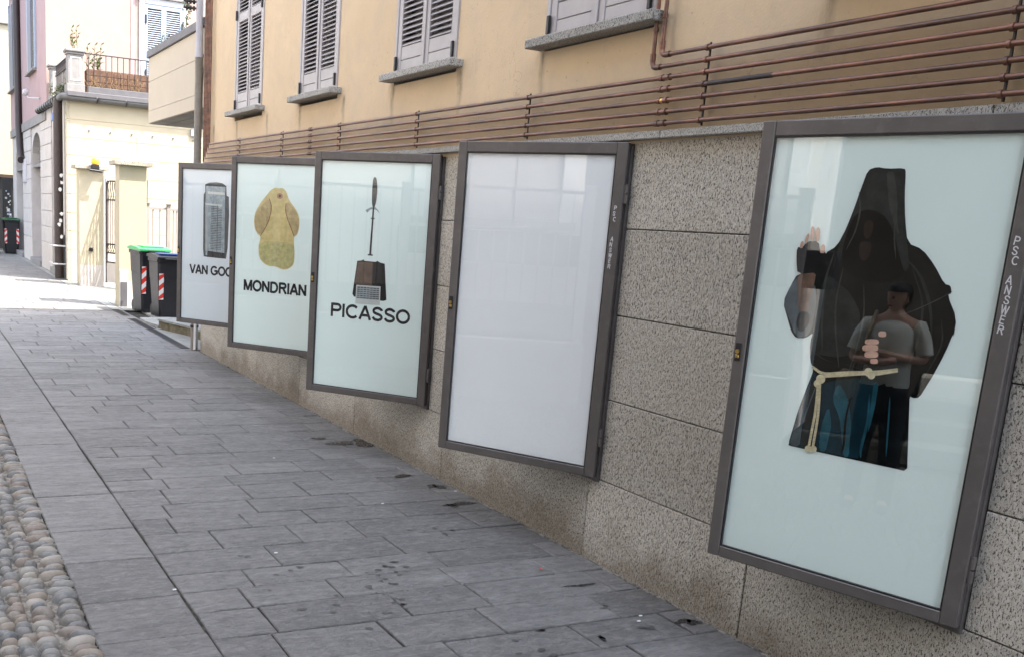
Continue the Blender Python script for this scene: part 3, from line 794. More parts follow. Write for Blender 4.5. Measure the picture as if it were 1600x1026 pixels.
def ribbon(mb, pts, w_, y, mi=0, closed=False):
    """flat stroke in the poster plane; pts (u, v)"""
    P2 = [Vector((DW - u, v)) for u, v in pts]; n = len(P2)
    L_, R_ = [], []
    for i in range(n):
        a = P2[max(0, i-1)]; b = P2[min(n-1, i+1)]
        t_ = (b - a); t_ = t_.normalized() if t_.length > 0 else Vector((1, 0)); nn = Vector((-t_.y, t_.x))
        L_.append(P2[i] + nn*w_/2); R_.append(P2[i] - nn*w_/2)
    vs = [(p.x, y, p.y) for p in L_] + [(p.x, y, p.y) for p in R_]
    mb.add(vs, [(i, i+1, n+i+1, n+i) for i in range(n-1)], mi)
def flat(mb, pts, y, mi=0):
    mb.add([(DW-u, y, v) for u, v in pts], [tuple(range(len(pts)))], mi)
def smoothp(pts, it=2, closed=True):
    for _ in range(it):
        q = []; n = len(pts)
        for i in range(n if closed else n-1):
            a, b = pts[i], pts[(i+1) % n]
            q.append((a[0]*.78+b[0]*.22, a[1]*.78+b[1]*.22)); q.append((a[0]*.22+b[0]*.78, a[1]*.22+b[1]*.78))
        if not closed: q = [pts[0]] + q + [pts[-1]]
        pts = q
    return pts
def dens(pts, L=.045):
    q = []
    for i, a in enumerate(pts):
        b = pts[(i+1) % len(pts)]; n = max(1, int(math.hypot(b[0]-a[0], b[1]-a[1])/L))
        q += [(a[0]+(b[0]-a[0])*k/n, a[1]+(b[1]-a[1])*k/n) for k in range(n)]
    return q
def disc(mb, u, v, r, y, mi=0, n=14, sx=1.0):
    flat(mb, [(u + r*sx*math.cos(2*PI*i/n), v + r*math.sin(2*PI*i/n)) for i in range(n)], y, mi)
# stroke letters, bold grotesque, on a 1-high grid: list of polylines + advance
def arcp(cx, cy, rx, ry, a0, a1, n=14): return [(cx + rx*math.cos(R(a0+(a1-a0)*i/n)), cy + ry*math.sin(R(a0+(a1-a0)*i/n))) for i in range(n+1)]
SW = .155
h_ = SW/2
LET = {
 'V': ([[(.07,1),(.40,.0)],[(.40,0),(.73,1)]], .78),
 'A': ([[(.07,0),(.42,1)],[(.42,1),(.77,0)],[(.2,.32),(.64,.32)]], .84),
 'N': ([[(.12,0),(.12,1)],[(.12,.94),(.70,.06)],[(.70,0),(.70,1)]], .84),
 'G': ([arcp(.47,.5,.38,.43,38,360,22),[(.85,.50),(.85,.12)],[(.50,.47),(.92,.47)]], .98),
 'O': ([arcp(.46,.5,.38,.43,0,360,26)], .94),
 'H': ([[(.12,0),(.12,1)],[(.70,0),(.70,1)],[(.12,.53),(.70,.53)]], .84),
 'M': ([[(.12,0),(.12,1)],[(.14,.96),(.47,.04)],[(.47,.04),(.80,.96)],[(.82,0),(.82,1)]], .96),
 'D': ([[(.12,0),(.12,1)],[(.12,h_),(.38,h_)]+arcp(.38,.5,.36,.5-h_,-90,90,14)+[(.12,1-h_)]], .88),
 'R': ([[(.12,0),(.12,1)],[(.12,1-h_),(.48,1-h_)]+arcp(.48,.725,.22,.20,90,-90,10)+[(.12,.525-.0)],[(.46,.50),(.76,0)]], .86),
 'I': ([[(.12,0),(.12,1)]], .27),
 'P': ([[(.12,0),(.12,1)],[(.12,1-h_),(.46,1-h_)]+arcp(.46,.70,.23,.225,90,-90,10)+[(.12,.475)]], .78),
 'C': ([arcp(.46,.5,.38,.43,42,318,22)], .88),
 'S': ([[(.68,.74),(.66,.82)]+arcp(.40,.72,.26,.21,35,180,9)[0:]+[(.14,.70),(.17,.60),(.28,.54),(.50,.47),(.63,.40),(.68,.30)]+arcp(.40,.28,.28,.21,0,-150,10)+[(.11,.27)]], .80),
 'E': ([[(.12,0),(.12,1)],[(.12,1-h_),(.66,1-h_)],[(.12,.52),(.62,.52)],[(.12,h_),(.66,h_)]], .76),
 'W': ([[(.04,1),(.28,0)],[(.28,0),(.5,1)],[(.5,1),(.72,0)],[(.72,0),(.96,1)]], 1.0), ' ': ([], .34)}
def lettering(mb, text, u0, u1, v0, v1, y, sw=SW):
    tot = sum(LET[c][1] for c in text); 
    H = v1 - v0; sx = (u1-u0)/tot; u = u0
    for c in text:
        st, ad = LET[c]
        for pl in st:
            pp = [(u + a*sx, v0 + b*H) for a, b in pl]
            # pad strokes that end square on base or cap line
            ribbon(mb, pp, sw*H, y)
        u += ad*sx
def handwritten(mb, text, u_c, v_top, v_bot, size, y):
    n = len(text); st = (v_top - v_bot)/n
    for i, c in enumerate(text):
        if c == ' ': continue
        vc = v_top - st*(i+.5); uo = u_c + random.uniform(-.003, .003)
        for pl in LET[c][0]:
            pp = []
            for a, b in pl:     # letters slightly tilted, stacked downwards along the stile
                pp.append((uo + (a-.42)*size + (b-.5)*size*.12, vc + (b-.5)*size*1.25 - (a-.42)*size*.2))
            ribbon(mb, pp, .0037 if size > .02 else .0034, y)
CASEOBJ = []
for ci, c in enumerate(CASES):
    h, th, zt, zb = c['h'], R(c['th']), c['zt'], c['zb']
    d = dict(CAB).get(h, 0)
    root = empty('display_case', (h, .0, zb), label=c['label'], cat='display case', group='open display cases along the wall')
    ff = MB()
    a, b, q0, q1 = h+.001, h+CW-.001, .421+d, 2.084+d
    for bx_ in (((a, -.10, q0), (a+.032, .014, q1)), ((b-.032, -.10, q0), (b, .014, q1)), ((a+.0325, -.10, q0), (b-.0325, .014, q0+.03)), ((a+.0325, -.10, q1-.03), (b-.0325, .014, q1))):
        ff.box(*bx_, 0, .002)
    ff.box((a+.033, -.135, q0+.031), (b-.033, -.105, q1-.031), 1)
    ff.build('fixed_frame', [M['frame'], M['frame_dark']], root, origin=(h, 0, zb))
    def dp(mb, name, mats, **k):
        o = mb.build(name, mats, None, **k)
        o.parent = root; o.location = (0, .030, -zb); o.rotation_euler = (0, 0, th); return o
    def ds(mb, name, mats, par, **k):
        o = mb.build(name, mats, None, **k); o.parent = par; return o
    fw = .056
    f_ = MB()
    f_.box((0, -.026, zb), (fw, .016, zt), 0, .004)
    f_.box((DW-fw*.9, -.026, zb), (DW, .016, zt), 0, .004)
    f_.box((fw+.0005, -.026, zt-fw), (DW-fw*.9-.0005, .0155, zt), 0, .004)
    f_.box((fw+.0005, -.026, zb), (DW-fw*.9-.0005, .0155, zb+fw*.8), 0, .004)
    f_.box((.004, -.030, zb+.004), (DW-.004, -.0265, zt-.004), 1)          # sheet metal back
    door = dp(f_, 'door_frame', [M['frame'], M['frame']])
    gasket = MB()
    x0, x1, g0, g1 = fw-.001, DW-fw*.9+.001, zb+fw*.8-.001, zt-fw+.001
    for bx_ in (((x0, .0, g0), (x0+.006, .0125, g1)), ((x1-.006, .0, g0), (x1, .0125, g1)), ((x0+.006, .0, g0), (x1-.006, .0125, g0+.006)), ((x0+.006, .0, g1-.006), (x1-.006, .0125, g1))):
        gasket.box(*bx_)
    ds(gasket, 'gasket', M['black'], door)
    paper = dp(MB().box((x0, -.020, g0), (x1, 0, g1), 0), 'poster', M[c['paper']])
    dp(MB().box((x0+.001, .0072, g0+.001), (x1-.001, .0105, g1-.001), 0), 'glass_pane', M['glass'])
    lk = MB().box((DW-.034, .016, 1.225), (DW-.009, .0195, 1.295), 0, .003)
    lk.tube([(DW-.021, .0195, 1.262), (DW-.021, .025, 1.262)], .0085, 12, 1)
    lk.box((DW-.029, .0195, 1.237), (DW-.013, .022, 1.250), 1, .002)
    ds(lk, 'lock', [M['black'], M['brass']], door)
    for zz in (zb+.21, zt-.24):
        hg = MB().tube([(-.012, .006, zz-.045), (-.012, .006, zz-.003)], .009, 8).tube([(-.012, .006, zz+.003), (-.012, .006, zz+.045)], .009, 8).box((-.010, .001, zz-.04), (.002, .010, zz+.04))
        ds(hg, 'hinge', M['frame'], door)
    Y0 = .0008
    if c['art'] == 'monk':
        mats = ['ink_robe','ink_hood','ink_fold','ink_void','ink_teal','ink_greyblue','ink_skin','ink_skin_dark','ink_rope','ink_teal_dark','ink_face']
        I = {k: i for i, k in enumerate(mats)}
        lay = [0]
        def L_(key, ink_, sm=1, mb=None):
            lay[0] += 1; flat(mb, smoothp(dens(PR[key]), sm) if sm else PR[key], Y0 + .00012*lay[0], I[ink_])
        m1 = MB()
        L_('robe', 'ink_robe', 1, m1); L_('chest', 'ink_hood', 1, m1)
        L_('skirt', 'ink_teal_dark', 0, m1); L_('skirtgrey', 'ink_greyblue', 1, m1); L_('skirtgrey2', 'ink_hood', 1, m1); L_('skirtfold', 'ink_teal', 1, m1); L_('skirtfold2', 'ink_teal', 1, m1); L_('skirtfold3', 'ink_teal', 1, m1)
        L_('sleeve', 'ink_greyblue', 1, m1); L_('sleevein', 'ink_void', 1, m1)
        L_('hood', 'ink_hood', 1, m1); L_('hoodfold', 'ink_fold', 1, m1); L_('face', 'ink_void', 1, m1)
        lay[0] += 1      # dim nose, mouth and beard deep in the hood
        for fp in ([(.418,1.755),(.436,1.77),(.452,1.755),(.450,1.715),(.436,1.70),(.422,1.715)], [(.412,1.69),(.436,1.695),(.458,1.688),(.452,1.640),(.436,1.625),(.418,1.645)]):
            flat(m1, smoothp(fp, 2), Y0 + .00012*lay[0], I['ink_face'])
        for pl, w0, ik in (([(.56,1.66),(.63,1.60),(.68,1.50),(.70,1.40)], .012, 'ink_hood'), ([(.60,1.62),(.66,1.50),(.66,1.36),(.63,1.26)], .008, 'ink_hood'), ([(.74,1.55),(.70,1.52),(.62,1.47),(.56,1.45)], .007, 'ink_fold'),
                           ([(.33,1.65),(.31,1.55),(.32,1.42),(.34,1.30)], .010, 'ink_fold'), ([(.37,1.60),(.36,1.48),(.38,1.36),(.41,1.25)], .007, 'ink_fold'), ([(.45,1.55),(.47,1.44),(.46,1.32),(.44,1.22)], .006, 'ink_fold'),
                           ([(.30,1.30),(.36,1.27),(.44,1.27),(.52,1.25)], .006, 'ink_fold'), ([(.72,1.46),(.74,1.38),(.71,1.29),(.68,1.22)], .006, 'ink_hood'),
                           ([(.385,1.86),(.40,1.80),(.395,1.73),(.37,1.66)], .006, 'ink_fold'), ([(.50,1.90),(.52,1.82),(.525,1.72),(.545,1.64)], .006, 'ink_fold'),
                           ([(.34,1.19),(.32,1.10),(.30,1.00),(.295,.955)], .006, 'ink_greyblue'), ([(.47,1.18),(.46,1.08),(.47,.98),(.465,.95)], .008, 'ink_robe'), ([(.53,1.18),(.54,1.08),(.53,.98),(.535,.95)], .010, 'ink_teal'), ([(.60,1.18),(.61,1.08),(.62,.97)], .006, 'ink_teal')):
            lay[0] += 1; pp = smoothp(pl, 2, False); k_ = len(pp)
            outl = [(u - w0*.5*math.sin(PI*(i+.3)/(k_-.4)), v) for i, (u, v) in enumerate(pp)] + [(u + w0*.5*math.sin(PI*(i+.3)/(k_-.4)), v) for i, (u, v) in reversed(list(enumerate(pp)))]
            flat(m1, outl, Y0 + .00012*lay[0], I[ik])
        ds(m1, 'printed_robe', [M[k] for k in mats], paper)
        m2 = MB()
        L_('forearm', 'ink_skin_dark', 1, m2); L_('palm', 'ink_robe', 1, m2)
        for k in ('f1','f2','f3','f4','f5'): L_(k, 'ink_skin', 1, m2)
        ds(m2, 'printed_raised_hand', [M[k] for k in mats], paper)
        m3 = MB()
        for k in range(5): L_('g%d' % k, 'ink_skin', 0, m3)
        ds(m3, 'printed_fingers', [M[k] for k in mats], paper)
        m4 = MB(); yy = Y0 + .0050
        for k in ('belt', 'belt2'): ribbon(m4, smoothp(PR[k], 2, False), .0095, yy, 0); yy += .0001
        for k in ('rope1', 'rope2'): ribbon(m4, smoothp(PR[k], 2, False), .0095, yy, 0); yy += .0001
        for (u, v), rr in zip(PR['knots'], (.017, .014, .015, .013, .013, .012)): disc(m4, u, v, rr, yy, 0); yy += .0001
        ds(m4, 'printed_rope_belt', [M['ink_rope']], paper)
        m5 = MB()      # twist marks on the rope
        for k in ('rope1', 'rope2', 'belt'):
            pl = smoothp(PR[k], 2, False)
            for a_, b_ in zip(pl, pl[1:]):
                L2 = math.hypot(b_[0]-a_[0], b_[1]-a_[1]); n = max(1, int(L2/.009))
                for i in range(n):
                    f = (i+.5)/n; u = a_[0]+(b_[0]-a_[0])*f; v = a_[1]+(b_[1]-a_[1])*f
                    ribbon(m5, [(u-.0042, v-.0022), (u+.0042, v+.0022)], .0014, yy+.0002, 0)
        ds(m5, 'rope_twist', [M['ink_ochre2']], paper)
        g5 = MB(); handwritten(g5, 'PSC', .907, 1.735, 1.645, .0225, .0168); ds(g5, 'handwriting', M['chalk'], door)
        g5 = MB(); handwritten(g5, 'ANSWER', .907, 1.615, 1.43, .0225, .0168); ds(g5, 'handwriting', M['chalk'], door)
    elif c['art'] == 'blank':
        g4 = MB(); handwritten(g4, 'PSC', .906, 1.81, 1.73, .017, .0168); ds(g4, 'handwriting', M['chalk'], door)
        g4 = MB(); handwritten(g4, 'ANSWER', .906, 1.662, 1.504, .017, .0168); ds(g4, 'handwriting', M['chalk'], door)
    else:
        tx = MB(); sw = .20 if c['art'] == 'PICASSO' else .225
        rng = {'PICASSO': (.166, .790), 'MONDRIAN': (.150, .805), 'VAN GOGH': (.160, .812)}[c['art']]
        base = {'PICASSO': 1.002, 'MONDRIAN': 1.012, 'VAN GOGH': 1.026}[c['art']]
        lettering(tx, c['art'], rng[0], rng[1], base, base+.094, Y0, sw)
        ds(tx, 'lettering', M['ink_black'], paper)
        fm = MB(); yy = Y0
        if c['art'] == 'PICASSO':
            mats = ['ink_steel', 'ink_black', 'ink_brown', 'ink_pale', 'ink_grey']
            for k, i in (('base', 1), ('baseside', 2), ('guard', 4), ('rod', 1), ('blade', 0), ('collar1', 1), ('collar2', 1), ('plaque', 3), ('plaque_in', 4)):
                yy += .00025; flat(fm, PR[k] if k not in ('blade',) else smoothp(PR[k], 1), yy, i)
            (ax, ay), (bx2, by2), (cx2, cy2), (dx2, dy2) = PR['plaque_in']
            for r_ in range(6):
                f = (r_+.5)/6
                p0 = (ax + (dx2-ax)*f, ay + (dy2-ay)*f); p1 = (bx2 + (cx2-bx2)*f, by2 + (cy2-by2)*f)
                for s0 in range(7):
                    g0_ = (s0+.08+random.random()*.1)/7; g1_ = (s0+.92)/7
                    ribbon(fm, [(p0[0]+(p1[0]-p0[0])*g, p0[1]+(p1[1]-p0[1])*g) for g in (g0_, g1_)], .0052, yy+.0003, 1 if random.random() < .5 else 0)
            ds(fm, 'printed_trowel_on_plinth', [M[k] for k in mats], paper)
        elif c['art'] == 'MONDRIAN':
            mats = ['ink_ochre', 'ink_ochre2', 'ink_olive', 'ink_seam', 'ink_pinkish']
            for k, i in (('chicken', 0), ('wingL', 1), ('wingR', 1), ('legs', 2)):
                yy += .00025; flat(fm, smoothp(PR[k], 1), yy, i)
            for k in ('seam1', 'seam2'): ribbon(fm, smoothp(PR[k], 2, False), .006, yy+.0003, 3)
            u, v = PR['neck'][0]; disc(fm, u, v, .024, yy+.0004, 4, 14, 1.3); disc(fm, u, v, .011, yy+.0006, 3)
            ds(fm, 'printed_plucked_chicken', [M[k] for k in mats], paper)
        else:
            mats = ['ink_smoke', 'ink_grey', 'ink_pale', 'ink_steel', 'ink_black']
            for k, i in (('h_body', 3), ('h_front', 0), ('h_bar1', 2), ('h_bar2', 2), ('h_grille', 0), ('h_col', 1), ('h_foot', 4)):
                yy += .00025; flat(fm, PR[k], yy, i)
            (a0, a1) = PR['h_grille'][0], PR['h_grille'][2]
            us = (a0[0], a1[0]); vs_ = (a1[1], a0[1])
            for i in range(11):
                for j in range(26):
                    u = us[0] + (us[1]-us[0])*(i+.5)/11; v = vs_[0] + (vs_[1]-vs_[0])*(j+.3)/27 + .02
                    flat(fm, [(u-.0065, v), (u, v-.0055), (u+.0065, v), (u, v+.0055)], yy+.0003, 4)
            ribbon(fm, [(a0[0]+.028*3, a0[1]+.01), (a0[0]+.028*3, a1[1]-.0)], .006, yy+.0005, 4)
            ds(fm, 'printed_heater', [M[k] for k in mats], paper)
    CASEOBJ.append(root)
# ================================================================== TERRACE BLOCK AT THE FAR END OF THE OCHRE BUILDING
ter = empty('terrace_block', (XE, 0, 0), label='tan rendered terrace jutting out past the end of the ochre building', cat='terrace')
for z0, z1 in ((2.86, 3.018), (3.026, 3.418), (3.426, 3.74)):
    MB().box((XE+.002, -.22, z0), (15.27, .0, z1), 0, .002).build('wall_band', M['tan'], ter, origin=(XE, 0, 0)).location = (0, 0, 0)
def child(mb, name, mat, par, **k):
    o = mb.build(name, mat, None, **k); o.parent = par; o.location = -Vector(par.location); return o
child(MB().box((XE+.003, -.21, 3.0), (15.26, -.006, 3.5)), 'core', M['plinth'], ter)
child(MB().box((XE+.002, -.26, 3.742), (15.30, .03, 3.84), 0, .006), 'coping', M['grey_metal'], ter)
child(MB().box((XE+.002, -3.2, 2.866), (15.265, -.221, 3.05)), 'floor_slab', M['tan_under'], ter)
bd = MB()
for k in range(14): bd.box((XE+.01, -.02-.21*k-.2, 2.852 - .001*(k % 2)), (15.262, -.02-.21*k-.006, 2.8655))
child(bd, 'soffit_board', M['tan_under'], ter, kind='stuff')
child(MB().box((15.05, -3.2, 3.052), (15.27, -.222, 3.74)), 'end_parapet', M['tan'], ter)

# drainpipes at the building corner
dp_ = empty('drainpipe', (12.24, .03, 0), label='grey and brown drainpipe running down the far corner of the ochre building', cat='pipe')
child(MB().tube([(12.20, .06, 9), (12.20, .06, 3.42)], .042, 12), 'upper_pipe', M['pipe_grey'], dp_)
child(MB().tube([(12.20, .06, 3.44), (12.20, .06, 3.36), (12.27, .04, 3.16), (12.28, .04, 3.0), (12.28, .04, 0.0)], .045, 12), 'lower_pipe', M['pipe_brown'], dp_)
child(MB().tube([(12.20, .06, 3.40), (12.20, .06, 3.44)], .05, 12), 'joint_ring', M['pipe_grey'], dp_)
child(MB().tube([(12.28, .04, .28), (12.28, .04, .31)], .052, 12), 'joint_ring', M['black'], dp_)
tag(MB().tube([(12.19, .055, .02), (12.19, .055, .42), (12.19, .04, 2.0)], .016, 8).build('white_conduit', M['white']), 'thin white conduit beside the foot of the corner drainpipe', 'pipe')
tag(MB().tube([(12.40, .0, 0.0), (12.40, .0, 2.85)], .03, 8).build('thin_grey_pipe', M['pipe_grey']), 'slim grey pipe under the tan terrace next to the drainpipe', 'pipe')
ins = empty('insulator_stack', (12.24, .16, 3.98), label='dark ribbed insulators on a wire bracket at the top of the corner pipe', cat='insulator')
for k in range(3):
    mb = MB()
    for j in range(3): mb.tube([(12.24+.0*j, .11+.04*j, 3.93+.07*k), (12.24, .13+.04*j, 3.93+.07*k)], .028, 10)
    mb.tube([(12.22, .05, 3.93+.07*k), (12.24, .24, 3.93+.07*k)], .012, 8)
    child(mb, 'insulator', M['iron'], ins)

# ================================================================== RAISED PAD, LOW WALL, DRAIN
pad = child(MB().box((12.15, -3.5, -.03), (17.15, -.30, -.001)), 'yard_floor', M['concrete'], far) 
pad.location = (0, 0, 0)
lw = empty('low_wall', (14, -.1, 0), label='low mossy stone wall with a rounded end behind the drain', cat='wall')
def lowpoly(off, z0, z1, x_end=12.16):
    fr_ = [(14.72, -.06), (14.55, -.02), (14.2, -.10), (13.78, -.22), (13.45, -.28), (12.9, -.33), (x_end, -.36)]
    bk = [(x_end, -.62), (13.4, -.58), (14.3, -.50), (14.68, -.34), (14.78, -.18)]
    return [(a, b + off * (1 if i < 7 else -1)) for i, (a, b) in enumerate(fr_ + bk)], z0, z1
pl, z0, z1 = lowpoly(0, -.02, .115)
child(MB().prism(pl, lambda u, v: (u, v, -.02), lambda u, v: (u, v, .115)), 'wall_body', M['moss'], lw)
pl, z0, z1 = lowpoly(.02, 0, 0)
child(MB().prism(pl, lambda u, v: (u, v, .1155), lambda u, v: (u, v, .145)), 'wall_cap', M['concrete'], lw)
child(MB().prism([(14.74, -.05), (15.3, .02), (15.8, .0), (15.85, -.3), (14.8, -.3)], lambda u, v: (u, v, -.02), lambda u, v: (u, v, .03)), 'ramp_kerb', M['concrete'], lw)
# drain channel
dg = empty('drain_channel', (12.2, .1, 0), label='dark slotted drain channel set along the edge of the paving', cat='drain')
x = 12.45
dsl = []
while x < 17.1:
    mb = MB(); mb.box((x, -.01+.06, -.012), (x+.48, .17, .006), 0, .002)
    for k in range(9): mb.box((x+.02+k*.05, .065, .0065), (x+.05+k*.05, .158, .009), 1)
    child(mb, 'grate', [M['grate'], M['black']], dg)
    x += .49 if not (15.0 < x < 15.6) else .9
child(MB().box((12.3, -.3, -.02), (14.6, .045, .003)), 'channel_kerb', M['concrete'], dg)
tag(dg)

# ================================================================== WHEELIE BINS
def wheelie(loc, rz, lidmat, lidmat2, w_, dpth, hh, label, group):
    root = empty('wheelie_bin', loc, rz, label=label, cat='wheelie bin', group=group)
    def ch_(mb, name, mats, par=root):
        o = mb.build(name, mats, None); o.parent = par; return o
    b = MB()
    n = 3
    # local x = width, front at -y (towards the camera side after rotation)
    def ringp(z, f):
        a, c_ = w_/2*f, dpth/2*f; r_ = .035
        return [(-a+r_, -c_), (a-r_, -c_), (a, -c_+r_), (a, c_-r_), (a-r_, c_), (-a+r_, c_), (-a, c_-r_), (-a, -c_+r_)], z
    lv = [(.02, .76), (.05, .78), (.30, .84), (hh*.62, .91), (hh*.63, .93), (hh-.10, .97), (hh-.09, 1.03), (hh-.04, 1.04)]
    rs = [ringp(z, f) for z, f in lv]
    vs = [(x, y, z) for pts, z in rs for x, y in pts]; m = 8; fs = [tuple(range(m))[::-1]]
    for i in range(len(rs)-1):
        for k in range(m): fs.append((i*m+k, i*m+(k+1)%m, (i+1)*m+(k+1)%m, (i+1)*m+k))
    fs.append(tuple((len(rs)-1)*m + k for k in range(m)))
    b.add(vs, fs)
    for sx in (-1, 1): b.box((sx*w_*.30-.012, -dpth/2*.86-.012, .06), (sx*w_*.30+.012, -dpth/2*.80, hh*.55), 0, .004) if False else None
    ch_(b, 'body', M['bin'])
    lid = MB()
    a, c_ = w_/2*1.06, dpth/2*1.06
    prof = [(-c_-.02, hh-.045), (-c_-.02, hh-.015), (-c_*.5, hh+.015), (c_*.4, hh+.03), (c_, hh+.01), (c_+.03, hh-.03)]
    pts = [(y, z) for y, z in prof]
    lid.prism(pts, lambda u, v: (-a, u, v), lambda u, v: (a, u, v))
    lo = ch_(lid, 'lid', lidmat)
    r2 = MB()
    r2.box((-a*.7, -c_*.6, hh+.018), (a*.7, c_*.3, hh+.040), 0, .008)
    ch_(r2, 'lid_panel', lidmat2, lo)
    hnd = MB().tube([(-w_*.36, c_+.01, hh-.06), (-w_*.36, c_+.09, hh-.03), (w_*.36, c_+.09, hh-.03), (w_*.36, c_+.01, hh-.06)], .014, 8)
    ch_(hnd, 'handle', M['bin'])
    lip = MB()
    lip.box((-a*.55, -c_-.06, hh-.05), (a*.55, -c_-.021, hh-.03), 0, .006)
    ch_(lip, 'front_grip', M['bin'])
    for sx in (-1, 1):
        wl_ = MB().tube([(sx*w_*.26, dpth*.46, .09), (sx*(w_*.26+.05), dpth*.46, .09)], .09, 18)
        o = ch_(wl_, 'wheel', M['black'])
    for sx in (-1, 1):
        st = MB(); z0, z1 = hh*.30, hh*.72
        xx = sx*w_*.36; ww = .075
        def Yf(z): return -dpth/2*(.80+.16*z/hh)-.008
        def q(x, z): return (x, Yf(z)-.002, z)
        st.box((xx-ww/2-.002, Yf(z0), z0), (xx+ww/2+.002, Yf(z0)+.02, z0+.001), 0)
        # alternating diagonal bands clipped to the strip
        nb = 5; H_ = (z1-z0)/nb; sk = H_*.75*(-sx)
        for k in range(-1, nb+1):
            za, zb2 = z0+H_*k, z0+H_*(k+1)
            poly = [(xx-ww/2, za - sk/2), (xx+ww/2, za + sk/2), (xx+ww/2, zb2 + sk/2), (xx-ww/2, zb2 - sk/2)]
            poly = [(p, min(max(z_, z0), z1)) for p, z_ in poly]
            if max(p[1] for p in poly) - min(p[1] for p in poly) < .004: continue
            st.add([q(*p) for p in poly], [(0,1,2,3)], (k % 2))
        ch_(st, 'reflective_strip', [M['red'], M['refl_white']])
    return root
wheelie((16.28, -.52, 0), R(-90+4), M['bin'], M['bin_blue'], .46, .56, .96, 'black wheelie bin with red and white stripes and a blue sheet on its lid', 'bins beside the gate pillar')
wheelie((17.05, -.40, 0), R(-90+8), M['bin_green'], M['bin_green'], .50, .56, 1.04, 'wheelie bin with a bright green lid against the gate pillar', 'bins beside the gate pillar')
wheelie((35.5, .19, 0), R(-90), M['bin_green_dark'], M['bin_green_dark'], .5, .6, 1.10, 'distant wheelie bin with a dark green lid by the sticker covered board', 'bins at the far end of the street')
wheelie((35.3, .84, 0), R(-90), M['bin_green_dark'], M['bin_green_dark'], .5, .6, 1.10, 'distant wheelie bin cut off by the left edge of the photo', 'bins at the far end of the street')

# ================================================================== GATE PILLARS, GATE, FENCE
def pillar(x, y0, y1, dep, h, label):
    root = empty('gate_pillar', (x, (y0+y1)/2, 0), label=label, cat='pillar', group='cream gate pillars')
    child(MB().box((x, y0, .0), (x+dep, y1, h), 0, .006), 'shaft', M['cream2'], root)
    child(MB().box((x-.003, y0+.02, .0), (x-.0005, y1-.003, .44)), 'plinth', M['plinth'], root)
    c_ = .09
    child(MB().box((x-c_, y0-c_, h+.0005), (x+dep+c_, y1+c_, h+.075), 0, .005, random.random()), 'cap', M['capstone'], root)
    xm, ym = x+dep/2, (y0+y1)/2
    cc = [(x-c_+.01, y0-c_+.01, h+.0755), (x+dep+c_-.01, y0-c_+.01, h+.0755), (x+dep+c_-.01, y1+c_-.01, h+.0755), (x-c_+.01, y1+c_-.01, h+.0755), (xm, ym, h+.13)]
    child(MB().add(cc, [(0,1,4),(1,2,4),(2,3,4),(3,0,4),(0,3,2,1)]), 'cap_slope', M['capstone'], root)
    return root
P1 = pillar(17.83, -.51, -.05, .36, 2.355, 'nearer cream gate pillar, just behind the wheelie bins')
P2 = pillar(22.40, -.56, -.06, .40, 2.40, 'farther cream gate pillar carrying an amber flashing lamp')
child(MB().box((17.80, -.20, 0), (17.826, -.055, .62), 0, .003), 'corner_guard', M['plinth'], P1)
child(MB().box((17.795, -.185, 0), (17.799, -.07, .42), 0), 'corner_guard', M['grey_metal'], P1)
# amber beacon and bracket
bc = empty('flashing_lamp', (22.3, -.33, 2.46), label='amber gate warning lamp on a black bracket on the farther pillar cap', cat='lamp')
child(MB().tube([(22.26, -.36, 2.50), (22.26, -.36, 2.53), (22.26, -.36, 2.60), (22.26, -.36, 2.62)], [.075, .085, .075, .05], 14), 'amber_lens', M['orange'], bc)
child(MB().box((22.19, -.44, 2.40), (22.307, -.28, 2.50), 0, .01).tube([(22.2, -.5, 2.36), (22.2, -.24, 2.38)], .025, 8), 'bracket', M['black'], bc)
ph = MB().box((22.365, -.33, .72), (22.40, -.25, .80), 0, .006); tag(ph.build('photocell', M['black']), 'small black gate sensor low on the farther pillar', 'sensor')
tag(MB().box((22.30, -.66, 2.16), (22.399, -.59, 2.28), 0, .01).build('gate_camera', M['refl_white']), 'small pale security camera beside the cap of the farther pillar', 'camera')
GRZ = math.atan2(-.37, -.93)
gate = empty('swing_gate', (22.36, -.60, 0), GRZ, label='metal gate with twisted bars swung open between the two cream pillars', cat='gate')
def gch(mb, name, mat):
    o = mb.build(name, mat, None); o.parent = gate; return o
gch(MB().box((.02, -.012, .10), (1.5, .012, .50), 0, .004), 'bottom_panel', M['plinth'])
for z in (.505, .70, .88, 1.79, 2.17): gch(MB().box((.02, -.018, z), (1.5, .018, z+.03), 0, .003), 'rail', M['iron'])
for xx in (.02, 1.49): gch(MB().box((xx-.02, -.02, .08), (xx+.02, .02, 2.22), 0, .003), 'stile', M['iron'])
x = .09; i = 0
while x < 1.44:
    gch(MB().box((x-.018, -.008, .911), (x+.018, .008, 1.789), 0, .003), 'bar', M['gate'])
    for za, zb2 in ((.731, .879), (1.821, 2.169)):
        n = 6; gch(MB().tube([(x+.022*math.sin(2*PI*j/n), 0, za+(zb2-za)*j/n) for j in range(n+1)], .010, 6), 'scroll', M['iron'])
    x += .085; i += 1
